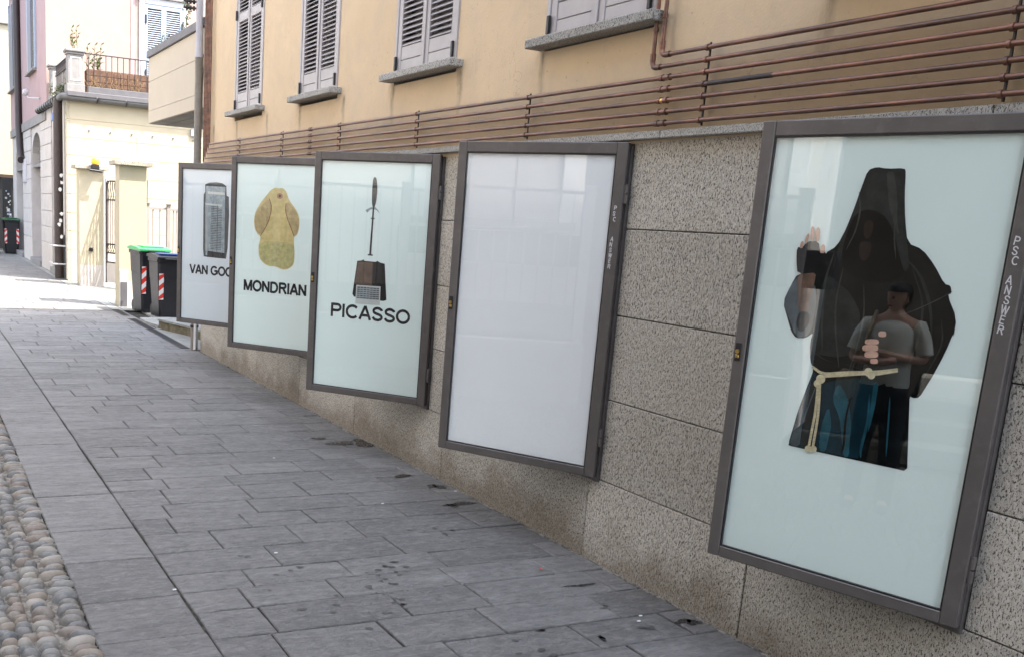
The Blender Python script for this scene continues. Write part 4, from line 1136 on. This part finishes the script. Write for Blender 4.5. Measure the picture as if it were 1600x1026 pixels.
# fence running back from the nearer pillar
fen = empty('yard_fence', (18.3, -1.8, 0), label='pale vertical bar fence behind the bins', cat='fence')
child(MB().box((18.18, -3.6, 1.66), (18.24, -.55, 1.71), 0, .004), 'top_rail', M['gate'], fen)
child(MB().box((18.19, -3.6, .25), (18.23, -.55, .29), 0, .004), 'bottom_rail', M['gate'], fen)
for y in (-.60, -.97, -2.1, -3.3):
    child(MB().box((18.17, y-.035, 0), (18.25, y+.035, 1.76), 0, .004).box((18.15, y-.05, 1.7605), (18.27, y+.05, 1.775)), 'post', M['gate'], fen)
y = -.70
while y > -3.55:
    step = .055 if y < -1.0 else .12
    child(MB().box((18.195, y-.011, .291), (18.222, y+.011, 1.659), 0, .002), 'bar', M['gate'], fen)
    y -= step

# ================================================================== CREAM HOUSE WITH TERRACE, PINK HOUSE ABOVE
XC = 23.72; XP = 27.2
ch_ = empty('cream_house', (XC, -2, 0), label='cream house with arched doors and a balustraded terrace at the end of the sunny stretch', cat='building')
ZB = [0, .69, 1.09, 1.48, 1.89, 2.30, 2.71, 3.08, 3.46, 3.90]
for z0, z1 in zip(ZB, ZB[1:]):
    child(MB().box((XC, -4.5, z0+.006), (XC+.05, -.052, z1-.006), 0, .004), 'wall_band', M['cream'], ch_)
child(MB().box((XC+.008, -4.5, 0), (XC+.06, -.06, 3.9)), 'wall_backing', M['cream'], ch_)
# corner pilaster
for z0, z1 in zip(ZB, ZB[1:]):
    child(MB().box((XC+.0, -.05, z0+.005), (XC+.42, 0.0, z1-.005), 0, .004), 'wall_band', M['cream'], ch_)
# street facade with arches
def arch_wall(mb, x0, x1, z1, y, arches, mi=0, dep=.25):
    xs = [x0] + [v for a in arches for v in (a[0], a[1])] + [x1]
    for i in range(0, len(xs), 2):
        mb.add([(xs[i], y, 0), (xs[i+1], y, 0), (xs[i+1], y, z1), (xs[i], y, z1)], [(0,1,2,3)], mi)
    for a, b, sp, tp in arches:
        n = 12; cx = (a+b)/2; rx = (b-a)/2
        pts = [(cx - rx*math.cos(PI*i/n), sp + (tp-sp)*math.sin(PI*i/n)) for i in range(n+1)]
        for i in range(n):
            mb.add([(pts[i][0], y, pts[i][1]), (pts[i+1][0], y, pts[i+1][1]), (pts[i+1][0], y, z1), (pts[i][0], y, z1)], [(0,1,2,3)], mi)
            mb.add([(pts[i][0], y, pts[i][1]), (pts[i+1][0], y, pts[i+1][1]), (pts[i+1][0], y-dep, pts[i+1][1]), (pts[i][0], y-dep, pts[i][1])], [(0,1,2,3)], mi)
        for xx in (a, b): mb.add([(xx, y, 0), (xx, y, sp), (xx, y-dep, sp), (xx, y-dep, 0)], [(0,1,2,3)], mi)
ARC = [(24.75, 26.42, 2.83, 3.44), (28.78, 30.98, 2.83, 3.50), (33.4, 35.72, 2.83, 3.54)]
mb = MB(); arch_wall(mb, XC+.42, 36.9, 3.9, -.03, ARC); child(mb, 'street_wall', M['cream_side'], ch_)
# ashlar blocks proud of the street wall between the arches
for xa, xb in ((26.47, 28.73), (31.03, 33.35)):
    for z0, z1 in zip(ZB, ZB[1:]):
        k = 0; xx = xa
        cut = xa + (xb-xa)*(.45 if int(z0*10) % 2 else .6)
        for p, q in ((xa, cut), (cut, xb)):
            if z1 <= .7: mt = M['plinth']
            else: mt = M['cream_side']
            child(MB().box((p+.006, -.03, z0+.006), (q-.006, 0, z1-.006), 0, .004), 'ashlar_block', mt, ch_)
for i, (a, b, sp, tp) in enumerate(ARC):
    child(MB().box((a, -.30, .16), (b, -.26, 2.60), 0), 'door', M['doorgrey'], ch_)
    child(MB().box((a, -.27, 2.601), (b, -.05, 2.68), 0, .005), 'transom', M['stone_post'], ch_)
    child(MB().box((a, -.30, 2.681), (b, -.29, tp), 0), 'fanlight', M['fanglass'], ch_)
    gr = MB(); n = 7
    for k in range(1, n):
        gr.tube([(a+(b-a)*k/n, -.20, 2.69), (a+(b-a)*k/n, -.20, sp + (tp-sp)*math.sin(PI*k/n))], .012, 5)
    for zz in (2.85, 3.05): gr.tube([(a+.05, -.20, zz), (b-.05, -.20, zz)], .012, 5)
    child(gr, 'fanlight_grille', M['stone_post'], ch_)
    child(MB().box((a-.05, -.30, 0), (b+.05, .06, .15), 0, .008), 'door_step', M['stone_post'], ch_)
child(MB().box((XC+.45, -.028, 0), (24.70, .012, .98)), 'drain_boot', M['black'], ch_)
# terrace roof, gutter, fascia
child(MB().box((XC-.20, -4.5, 3.93), (XP, .0, 4.03), 0, .006), 'terrace_floor', M['grey_metal'], ch_)
g_ = MB(); g_.tube([(XC-.13, -4.5, 3.90), (XC-.13, .11, 3.90), (28.0, .11, 3.93)], .075, 10); child(g_, 'gutter', M['zinc'], ch_)
for k in range(10):
    xx = 24.2 + k*.42; child(MB().tube([(xx, .11, 3.90+.01), (xx+.02, .11, 3.91)], .083, 10), 'gutter_bracket', M['black'], ch_)
for k in range(5):
    yy = -.6 - k*.62; child(MB().tube([(XC-.13, yy, 3.90), (XC-.13, yy-.02, 3.90)], .083, 10), 'gutter_bracket', M['black'], ch_)
child(MB().box((27.3, -.03, 3.66), (36.9, .035, 3.90), 0, .006), 'string_course', M['stone_post'], ch_)
for k in range(6):      # small hooks under the shade line
    yy = -.45 - k*.46; child(MB().box((XC-.02, yy, 3.24), (XC-.001, yy-.03, 3.27), 0), 'hook', M['grey_metal'], ch_)
child(MB().box((XC-.004, -1.50, 2.9), (XC-.001, -1.496, 3.22)), 'wire', M['grey_metal'], ch_)
def pedestal(x, y, par, lab=None):
    w1 = .16
    m = MB().box((x-.19, y-.19, 4.031), (x+.19, y+.19, 4.20), 0, .01)
    m.box((x-w1, y-w1, 4.201), (x+w1, y+w1, 4.80), 0, .008)
    m.box((x-.185, y-.185, 4.801), (x+.185, y+.185, 4.85), 0, .012); m.box((x-.215, y-.215, 4.851), (x+.215, y+.215, 4.91), 0, .014)
    o = child(m, 'balustrade_pier', M['stone_post'], par)
    q = MB()
    for (a, b) in (((-.11, 4.27), (.11, 4.29)), ((-.11, 4.73), (.11, 4.75))): q.box((x-w1-.008, y+a[0], a[1]), (x-w1, y+b[0], b[1]))
    for s_ in (-.11, .09): q.box((x-w1-.008, y+s_, 4.291), (x-w1, y+s_+.02, 4.729))
    p = q.build('pier_moulding', M['refl_white']); p.parent = o
pedestal(XC+.20, -.20, ch_); pedestal(26.85, -.20, ch_)
child(MB().box((XC-.04, -.45, 4.031), (XC+.02, -4.4, 4.17), 0, .005), 'lead_upstand', M['grey_metal'], ch_)
# front railing
ra = empty('front_railing', (XC+.1, -2.4, 4.1), label='rusty front railing of the terrace with a cross bracing of thin vertical bars', cat='railing')
child(MB().box((XC+.08, -4.4, 4.845), (XC+.12, -.41, 4.865)), 'top_rail', M['iron'], ra)
child(MB().box((XC+.09, -4.4, 4.19), (XC+.11, -.41, 4.205)), 'bottom_rail', M['iron'], ra)
y = -.47
while y > -4.3:
    child(MB().box((XC+.093, y-.008, 4.2055), (XC+.107, y+.008, 4.8445)), 'bar', M['iron'], ra); y -= .125
rs_ = empty('side_railing', (25.3, -.15, 4.1), label='ornate dark side railing between the two terrace piers', cat='railing')
child(MB().box((XC+.42, -.17, 4.83), (26.63, -.13, 4.85)), 'top_rail', M['iron'], rs_)
child(MB().box((XC+.42, -.17, 4.62), (26.63, -.13, 4.64)), 'rail', M['iron'], rs_)
child(MB().box((XC+.42, -.17, 4.10), (26.63, -.13, 4.12)), 'bottom_rail', M['iron'], rs_)
x = XC+.52
while x < 26.6:
    child(MB().box((x, -.157, 4.1205), (x+.02, -.143, 4.6195)), 'bar', M['iron'], rs_)
    cir = [(x+.01+.06*math.cos(2*PI*i/10), -.15, 4.735+.09*math.sin(2*PI*i/10)) for i in range(10)]
    child(MB().tube(cir, .012, 5, closed=True), 'ring', M['iron'], rs_); x += .16
# lattice planter behind the railing
pt = empty('lattice_planter', (24.2, -1.7, 4.1), label='tall brown lattice planter box behind the terrace railing', cat='planter')
child(MB().box((24.22, -3.0, 4.05), (24.40, -.48, 4.56)), 'box', M['soil'], pt)
for iy in range(17):
    for iz in range(4):
        yy = -.49 - iy*.148; z_ = 4.06 + iz*.135
        child(MB().box((24.195, yy-.140, z_), (24.219, yy, z_+.126), 0, .004, random.random()), 'tile', M['terracotta'], pt)
# pink house over the arcade
pk = empty('pink_house', (XP, -2, 3.9), label='faded pink house rising behind the terrace, white framed shuttered window', cat='building')
mb = MB(); wall_grid(mb, -6, 0, 3.9, 8.4, [(-3.30, -2.36, 4.0, 6.66)], XP, -.12, 0, 'y'); child(mb, 'front_wall', M['pink'], pk)
pw = [(29.35, 30.95), (34.3, 36.5)]
mb = MB(); wall_grid(mb, XP, 36.9, 3.9, 8.4, [(a, b, 5.08, 7.6) for a, b in pw], 0, .12); child(mb, 'street_wall', M['pink_dark'], pk)
fr = MB()
for a in ((-2.36, -2.22), (-3.44, -3.30)): fr.box((XP-.04, a[0], 4.03), (XP+.02, a[1], 6.80), 0, .006)
fr.box((XP-.04, -3.30+.001, 6.66), (XP+.02, -2.361, 6.80), 0, .006)
child(fr, 'window_surround', M['stone_white'], pk)
child(MB().box((XP-.09, -3.50, 6.801), (XP+.02, -2.16, 6.88), 0, .01), 'window_head', M['stone_post'], pk)
for a, b in ((-2.365, -2.828), (-2.832, -3.295)):
    lf = MB(); y1, y0 = a, b
    lf.box((XP-.03, y0, 4.04), (XP+.0, y0+.06, 6.655), 0, .004).box((XP-.03, y1-.06, 4.04), (XP+.0, y1, 6.655), 0, .004)
    for z_ in (4.04, 5.30, 6.56): lf.box((XP-.03, y0+.061, z_), (XP+.0, y1-.061, z_+.095 if z_ < 6.5 else 6.655), 0, .004)
    o = child(lf, 'shutter_leaf', M['blue_shutter'], pk)
    for lo, hi in ((4.14, 5.29), (5.40, 6.555)):
        z_ = lo + .02
        st = MB()
        while z_ < hi:
            sl = MB().box((-.016, y0+.062, -.003), (.016, y1-.062, .003), 0, 0, .5, Matrix.Translation((XP-.014, 0, z_)) @ Matrix.Rotation(R(-40), 4, 'Y'))
            q = sl.build('slat', M['blue_shutter']); q.parent = o; z_ += .052
for zz in (6.2, 4.9):
    child(MB().box((XP-.06, -2.40, zz), (XP-.031, -2.36, zz+.2), 0), 'shutter_catch', M['black'], pk)
    child(MB().box((XP-.06, -3.32, zz-.1), (XP-.031, -3.28, zz+.1), 0), 'shutter_catch', M['black'], pk)
child(MB().box((XP-.012, -2.12, 3.9), (XP-.002, -2.02, 8.3)), 'corner_band', M['pink_dark'], pk)
for a, b in pw:
    child(MB().box((a-.1, -.1, 5.02), (b+.1, .12, 5.079), 0, .006), 'window_sill', M['stone_post'], pk)
    m_ = MB().box((a, -.05, 5.09), ((a+b)/2-.01, .02, 7.58), 0, .006).box(((a+b)/2+.01, -.05, 5.09), (b, .05, 7.58), 0, .006)
    o = child(m_, 'shutter_leaf', M['grey_shutter'], pk)
    fr = MB()
    for q in (a-.13, b): child(MB().box((q, .0, 5.08), (q+.13, .055, 7.7), 0, .004), 'window_surround', M['blue_shutter'], pk)
    sl = MB(); z_ = 5.2
    while z_ < 7.5: sl.box((a+.08, .021, z_), ((a+b)/2-.08, .034, z_+.03)); z_ += .07
    q = sl.build('slat', M['black'], kind='stuff'); q.parent = o
child(MB().box((XP-.25, -6.3, 8.4), (36.9, .3, 8.55)), 'roof', M['terracotta'], pk)
tag(MB().tube([(33.42, .10, 8.3), (33.27, .10, 3.9), (33.05, .10, 3.25), (32.85, .10, 2.95), (32.55, .12, 2.85)], .10, 10).build('downpipe', M['darkpipe']), 'thick dark downpipe on the shaded pink facade, kicking out at its foot', 'pipe')
tag(MB().tube([(24.15, .13, 0.02), (24.15, .13, 3.86)], .10, 12).build('corner_downpipe', M['darkpipe']), 'dark brown downpipe at the corner of the cream house, marked with stickers', 'pipe')
sk = bpy.data.objects['corner_downpipe']
for i, z_ in enumerate((2.28, 2.12, 1.98, 1.45, 1.3, 1.22, .95)):
    yy = random.uniform(.06, .14); q = MB().prism([(yy + .045*random.uniform(.5, 1.1)*math.cos(2*PI*j/7), z_ + .045*random.uniform(.6, 1.3)*math.sin(2*PI*j/7)) for j in range(7)], lambda u, v: (24.062, u, v), lambda u, v: (24.035, u, v))
    q = q.build('sticker', M['refl_white']); q.parent = sk
tag(MB().tube([(23.68, .03, .05), (23.68, .03, 3.8)], .018, 8).build('grey_conduit', M['pipe_brown']), 'thin beige conduit down the corner of the cream house', 'pipe')
for zz in (.35, .75):
    tag(MB().tube([(23.9, .30, zz), (24.9, .24, zz)], .02, 6).tube([(23.9, .30, zz), (23.9, .02, zz)], .02, 6).build('guard_hoop', M['pipe_grey']), ('lower' if zz < .5 else 'upper') + ' pale metal hoop guarding the dark corner downpipe', 'guard')
wlp = empty('wall_lamp', (29, .1, 4.4), label='small round lamp on a bent arm on the shaded pink wall above the gutter', cat='lamp')
child(MB().tube([(28.5, .02, 4.26), (28.9, .25, 4.28), (29.0, .30, 4.38)], .02, 6), 'arm', M['pipe_grey'], wlp)
child(MB().tube([(29.0, .24, 4.42), (29.0, .30, 4.42), (29.0, .38, 4.42)], [.05, .10, .06], 12), 'lamp_head', M['pipe_grey'], wlp)
tag(MB().box((25.15, -.028, 3.5), (25.40, .12, 3.68), 0, .01).build('blue_plate', M['bin_blue']), 'small blue sign plate under the gutter beside the corner downpipe', 'sign')
tag(MB().box((XC-.05, -2.83, 3.34), (XC-.001, -2.70, 3.50), 0, .006).build('junction_box', M['blue_shutter']), 'small pale junction box high on the cream wall at the terrace corner', 'box')
tag(MB().box((32.2, -.028, 2.2), (32.9, .05, 2.9), 0, .04).build('meter_box', M['pipe_grey']), 'rounded pale grey meter box between the distant arches', 'box')

# far end of the street
fb = empty('corner_shop_building', (39.5, 0, 0), label='sunlit cream building at the far left with a black shopfront', cat='building')
child(MB().box((39.5, -3, 2.56), (46, 5.5, 7.9), 0, .01), 'upper_wall', M['cream'], fb)
child(MB().box((39.6, -3, 0), (46, 5.5, 2.559)), 'shopfront', M['black'], fb)
child(MB().box((39.45, -3, 2.46), (39.599, 5.5, 2.559)), 'fascia', M['soil'], fb)
child(MB().box((39.42, -3, 7.6), (39.499, 5.5, 7.64)), 'cornice', M['stone_post'], fb)
child(MB().box((39.44, .38, 0), (39.599, .48, 2.46)), 'shop_pilaster', M['cream2'], fb)
child(MB().box((39.44, .64, 0), (39.599, .72, 2.46)), 'shop_pilaster', M['cream2'], fb)
lb = empty('lilac_building', (46, 0, 0), label='lilac grey building rising behind the far cream building', cat='building')
child(MB().box((46.5, -4, 0), (60, 8, 16)), 'wall', M['lilac'], lb)
child(MB().box((46.4, -4.2, 16), (60.2, 8.2, 16.3)), 'roof', M['terracotta'], lb)
bdn = empty('sticker_board', (36.9, .2, 1.6), label='tall black board covered in small round stickers behind the far bins', cat='board')
child(MB().box((36.9, -.0+.02, 0.02), (36.97, .32, 2.40), 0, .004), 'panel', M['black'], bdn)
cl = ['refl_white', 'blue_shutter', 'pipe_grey', 'print_teal', 'refl_white', 'tan']
for k in range(17):
    r_ = random.uniform(.022, .05); yy = random.uniform(.07, .27); z_ = 1.15 + .075*(k % 12) + random.uniform(-.02, .02)
    n = random.choice((4, 10, 12))
    child(MB().tube([(36.888, yy, z_), (36.898, yy, z_)], r_, n, sm=False), 'sticker', M[random.choice(cl)], bdn)

# ================================================================== PLANTS
def sprig(mb, base, h, n, spread, ln, lean=(0, 0)):
    base = Vector(base)
    top = base + Vector((lean[0], lean[1], h))
    mb.tube([base, base.lerp(top, .5) + Vector((0, .01, 0)), top], [.008, .006, .003], 5, 1)
    for i in range(n):
        f = .25 + .75*i/n; p = base.lerp(top, f); a = i*2.4 + random.uniform(-.3, .3)
        dr_ = Vector((math.cos(a)*spread, math.sin(a)*spread, random.uniform(.2, .9))).normalized()
        sd_ = dr_.cross(Vector((0, 0, 1))).normalized()*ln*.16
        q = p + dr_*ln
        mb.add([p, p.lerp(q, .45)+sd_+Vector((0,0,.006)), q, p.lerp(q, .45)-sd_], [(0,1,2,3)], 0)
mb = MB()
for k in range(4): sprig(mb, (XC+.2+random.uniform(-.04, .04), -.22+random.uniform(-.05, .05), 4.90), random.uniform(.25, .55), 13, 1, .12, (random.uniform(-.05, .05), random.uniform(-.02, .12)))
tag(mb.build('oleander', [M['leaf'], M['stem']]), 'leggy green oleander sprouting above the front stone pier', 'plant')
mb = MB()
for k in range(8): sprig(mb, (24.35, -.52-random.uniform(0, .30), 4.50), random.uniform(.25, .68), 13, 1, .13, (random.uniform(-.05, .05), random.uniform(-.05, .05)))
tag(mb.build('oleander', [M['leaf'], M['stem']]), 'bushy green oleander behind the railing, right of the front pier', 'plant')
mb = MB()
for k in range(34):
    b = Vector((XC+.0+random.uniform(.02, .1), -.48-random.random()**1.4*1.1, 4.17)); h = random.uniform(.06, .24)
    l = Vector((random.uniform(-.08, .04), random.uniform(-.15, .15), h))
    mb.tube([b, b+l*.5+Vector((0, .01, 0)), b+l], [.006, .005, .004], 4); 
    e = b+l; mb.add([e, e+Vector((0, .015, .01)), e+Vector((0, .005, .03)), e+Vector((0, -.01, .01))], [(0,1,2,3)])
tag(mb.build('dried_weeds', [M['straw']]), 'tangle of dried yellow weeds at the foot of the front railing', 'weeds', kind='stuff')
mb = MB()
for k in range(26): sprig(mb, (XC+.5+random.random()*2.2, -.08+random.uniform(-.08, .1), 4.05), random.uniform(.1, .35), 9, 1, .10, (0, random.uniform(-.06, .06)))
tag(mb.build('terrace_greenery', [M['leaf_dark'], M['stem']]), 'dark leafy pot plants behind the ornate side railing', 'plants', kind='stuff')
mb = MB()     # hanging vine
pts = [(25.9 - .02*i, -3.06 + .03*math.sin(i*1.1) + .0*i, 7.4 - .11*i) for i in range(18)]
mb.tube(pts, .008, 5, 1)
for p in pts:
    for _ in range(9):
        p0 = Vector(p) + Vector((random.gauss(0, .03), random.gauss(0, .045), random.gauss(0, .04)))
        a = random.uniform(0, 6.28); dv = Vector((math.cos(a)*.3, math.cos(a), math.sin(a)))*.055; sv = Vector((.2, -math.sin(a), math.cos(a)))*.02
        mb.add([p0, p0+dv*.5+sv, p0+dv, p0+dv*.5-sv], [(0,1,2,3)], 0)
for k in range(10): sprig(mb, (25.0, -2.3-random.random()*.25, 5.35), random.uniform(.2, .4), 8, 1, .08)
tag(mb.build('climbing_vine', [M['leaf_dark'], M['stem']]), 'dark climbing vine hanging beside the pale blue shutters', 'plant')
mb = MB()
for k in range(16):
    b = Vector((15.2-random.random()*2.6, -.24, 3.84)); l = Vector((random.uniform(-.1, .1), random.uniform(-.1, .1), random.uniform(.06, .2)))
    mb.tube([b, b+l*.6, b+l], [.004, .003, .002], 4)
tag(mb.build('dry_twigs', [M['stem']]), 'thin dry twigs showing above the tan terrace coping', 'weeds', kind='stuff')

# ================================================================== OPPOSITE SIDE (behind and beside the camera; seen mirrored in the glass)
op = empty('opposite_house', (4, 5.6, 0), label='pale pink house across the street, seen only as a reflection in the glass', cat='building')
ow = [(3.80, 4.75), (7.45, 8.6), (11.4, 12.5), (15.5, 16.6)]
mb = MB()
wall_grid(mb, 3.58, 30, 0, 8.5, [(a, b, 1.78, 3.3) for a, b in ow] + [(a, b, 5.2, 6.9) for a, b in ow], 5.6, -.12)
child(mb, 'facade', M['opp_wall'], op)
child(MB().box((3.58, 5.56, 0), (30, 5.599, .95)), 'plinth', M['opp_low'], op)
child(MB().box((3.58, 5.73, 0), (3.8, 12, 8.5)), 'side_wall', M['opp_wall'], op)
for a, b in ow:
    for z0, z1 in ((1.78, 3.3), (5.2, 6.9)):
        child(MB().box((a+.01, 5.62, z0+.01), ((a+b)/2-.01, 5.66, z1-.01), 0, .005).box(((a+b)/2+.01, 5.62, z0+.01), (b-.01, 5.66, z1-.01), 0, .005), 'shutter_leaf', M['shutter'], op)
        child(MB().box((a-.14, 5.55, z0), (a-.001, 5.599, z1)), 'window_surround', M['white'], op); child(MB().box((b+.001, 5.55, z0), (b+.14, 5.599, z1)), 'window_surround', M['white'], op)
        child(MB().box((a-.15, 5.45, z0-.08), (b+.15, 5.599, z0-.001)), 'window_sill', M['coping'], op)
for a, b in ow[:2]: child(MB().box((a-.5, 5.25, 1.35), (b+.3, 5.599, 1.66), 0, .01), 'balcony_block', M['grey_metal'], op)  # grey balcony blocks added below the windows for a dark mirrored band
child(MB().box((3.56, 5.45, 8.5), (30, 12, 8.7)), 'roof', M['terracotta'], op)
od = empty('added_dark_house', (-4, 6.6, 0), label='house with a deep archway added across the street, coloured dark to mirror as shade', cat='building')  # house added so the nearest pane mirrors something dark
mb = MB(); wall_grid(mb, -14, 3.54, 0, 10, [(-.9, 1.4, 0, 2.9), (-5, -3.8, 1.2, 2.9), (-9, -7.8, 1.2, 2.9)], 6.6, -.6); child(mb, 'facade', M['shade_wall'], od)
child(MB().box((-14, 6.0, 9.95), (3.54, 12, 10.2)), 'roof', M['terracotta'], od)
for k in range(4): child(MB().box((-1.0, 6.59-.3*(4-k), 0), (2.6, 6.59-.3*(3-k)-.002, .16*(k+1)), 0, .01), 'step', M['concrete'], od)
orl = empty('roadside_railing', (4, 5.15, 0), label='pale iron railing on a low wall across the street', cat='railing')
child(MB().box((3.5, 5.06, -.02), (30, 5.24, .62), 0, .01), 'low_wall', M['opp_low'], orl)
for z_ in (.70, 2.05): child(MB().box((3.5, 5.14, z_), (30, 5.17, z_+.03)), 'rail', M['pipe_grey'], orl)
x = 3.57; i = 0
while x < 20:
    if i % 10 == 0: child(MB().box((x-.05, 5.10, .62), (x+.05, 5.20, 2.14)), 'post', M['pipe_grey'], orl)
    else: child(MB().box((x-.008, 5.145, .731), (x+.008, 5.161, 2.049)), 'bar', M['pipe_grey'], orl)
    x += .15; i += 1

# ---- the woman waiting across the lane (mirrored in the nearest pane)
def skin_body(name, joints, edges_, radii, mat, parent, sub=2, root=0):
    me = bpy.data.meshes.new(name); me.from_pydata([Vector(j) for j in joints], edges_, []); me.materials.append(mat)
    o = bpy.data.objects.new(name, me); COL.objects.link(o)
    o.modifiers.new('skin', 'SKIN'); sk_ = me.skin_vertices[0].data
    for i, r_ in enumerate(radii):
        rr = r_ if isinstance(r_, tuple) else (r_, r_); sk_[i].radius = rr; sk_[i].use_root = (i == root)
    s2 = o.modifiers.new('sub', 'SUBSURF'); s2.levels = sub; s2.render_levels = sub
    for p in me.polygons: p.use_smooth = True
    o.modifiers['skin'].use_smooth_shade = True
    if parent: o.parent = parent
    return o
wm = empty('person', (2.66, 3.55, -.01), R(0), label='woman in a grey tee with folded arms, mirrored in the monk poster', cat='person')
# local: faces -Y (the wall); x to her right-hand side of the picture
J = [(0,0,.92), (0,0,1.08), (0,.01,1.25), (0,.01,1.37), (0,0,1.45), (0,-.01,1.54),
     (.085,0,.86), (.10,-.01,.48), (.11,.02,.08), (.115,-.12,.03),
     (-.085,0,.86), (-.10,-.01,.48), (-.11,.02,.08), (-.125,-.12,.03),
     (.17,.01,1.35), (.235,-.03,1.10), (.02,-.20,1.10), (-.07,-.20,1.13),
     (-.17,.01,1.35), (-.235,-.03,1.12), (-.03,-.17,1.15), (.07,-.18,1.17)]
Ed = [(0,1),(1,2),(2,3),(3,4),(4,5),(0,6),(6,7),(7,8),(8,9),(0,10),(10,11),(11,12),(12,13),(3,14),(14,15),(15,16),(16,17),(3,18),(18,19),(19,20),(20,21)]
Rd = [(.13,.10),(.115,.09),(.13,.10),(.11,.08),.045,.05, .085,.055,.038,.03, .085,.055,.038,.03, .05,.036,.027,.03, .05,.036,.027,.03]
skin_body('body', J, Ed, Rd, M['skin'], wm)
hd = MB()
prof = [(0, .0), (.045, .02), (.066, .06), (.076, .11), (.078, .155), (.066, .20), (.035, .228), (0, .236)]
def head(mb, c, s_, mi=0, yaw=0):
    n = 14; vs = []; fs = []
    for k, (r_, z_) in enumerate(prof):
        for i in range(n):
            a = 2*PI*i/n; dx, dy = math.cos(a)*r_, math.sin(a)*r_*1.18
            if dy < 0 and .03 < z_ < .08: dy *= .96
            if abs(math.cos(a)) < .3 and dy < 0 and .07 < z_ < .12: dy -= .018
            ca, sa = math.cos(yaw), math.sin(yaw)
            vs.append((c[0]+(dx*ca-dy*sa)*s_, c[1]+(dx*sa+dy*ca)*s_, c[2]+z_*s_))
    for k in range(len(prof)-1):
        for i in range(n): fs.append((k*n+i, k*n+(i+1)%n, (k+1)*n+(i+1)%n, (k+1)*n+i))
    mb.add(vs, fs, mi, True)
head(hd, (0, -.01, 1.44), .86, 0, R(35))
yw_ = R(35)
def hl(x, y, z): return (x*math.cos(yw_)-y*math.sin(yw_), -.01+x*math.sin(yw_)+y*math.cos(yw_), z)
for sx in (-.027, .027):
    a = hl(sx, -.079, 1.545); hd.tube([a, hl(sx, -.083, 1.545)], .009, 8, 1)
hd.tube([hl(-.02, -.076, 1.490), hl(0, -.083, 1.487), hl(.02, -.076, 1.490)], .005, 6, 2)
for sx in (-1, 1): hd.tube([hl(sx*.066, 0, 1.51), hl(sx*.074, .004, 1.53), hl(sx*.068, .004, 1.55)], .010, 6, 0)
o = hd.build('head', [M['skin'], M['hair'], M['ink_seam']]); o.parent = wm
hr = MB(); n = 18; hv = []; hf = []
hp = [(.060, .035), (.078, .075), (.088, .125), (.089, .165), (.078, .205), (.050, .236), (.012, .246)]
for k, (r_, z_) in enumerate(hp):
    for i in range(n):
        a = 2*PI*i/n; wob_ = 1 + random.uniform(-.035, .035)
        v_ = hl(math.cos(a)*r_*.92*wob_, math.sin(a)*r_*1.10*wob_ + .008, 1.44 + z_*.88); hv.append(v_)
for k in range(len(hp)-1):
    for i in range(n):
        a = 2*PI*(i+.5)/n
        if math.sin(a) < -.15 and hp[k][1] < .16: continue      # the face stays open
        hf.append((k*n+i, k*n+(i+1)%n, (k+1)*n+(i+1)%n, (k+1)*n+i))
hf.append(tuple((len(hp)-1)*n+i for i in range(n)))
hr.add(hv, hf, 0, True)
o = hr.build('hair', M['hair']); o.parent = wm
ts = MB()
ts.tube([(0,0,.915), (0,0,.93), (0,0,1.05), (0,0,1.20), (0,.005,1.31), (0,.01,1.36), (0,.012,1.395), (0,.012,1.415)], [.150, .163, .152, .158, .158, .125, .075, .058], 20)
ts.v = [(a, b*.80, c) for a, b, c in ts.v]
for sx in (-1, 1): ts.tube([(sx*.09,.01,1.355), (sx*.155,.01,1.345), (sx*.195,-.005,1.27), (sx*.228,-.025,1.16)], [.05, .066, .060, .056], 12)
o = ts.build('tee_shirt', M['tee']); o.parent = wm
tr_ = MB()
tr_.tube([(0,0,.74), (0,0,.82), (0,0,.90), (0,0,.97), (0,0,1.0)], [.135, .158, .160, .145, .14], 18)
for sx in (-1, 1): tr_.tube([(sx*.075,0,.84), (sx*.083,-.003,.70), (sx*.097,-.01,.48), (sx*.108,.015,.25), (sx*.112,.025,.055)], [.092, .090, .068, .060, .055], 14)
tr_.v = [(a, b*.86, c) for a, b, c in tr_.v]
o = tr_.build('trousers', M['jeans']); o.parent = wm
tag(MB().box((2.82, 3.42, .72), (2.94, 3.50, .92), 0, .03).tube([(2.86, 3.5, .90), (2.80, 3.46, 1.10), (2.77, 3.52, 1.30), (2.79, 3.66, 1.1)], .012, 6).build('shoulder_bag', M['canvas']), 'small canvas shoulder bag carried by the woman across the lane', 'bag')
wm.scale = (.91, .91, .91)
# soft shoes
for sx in (-.12, .112):
    o = MB().box((sx-.045, -.17, 0.012), (sx+.045, .07, .075), 0, .03).build('shoe', M['jeans']); o.parent = wm
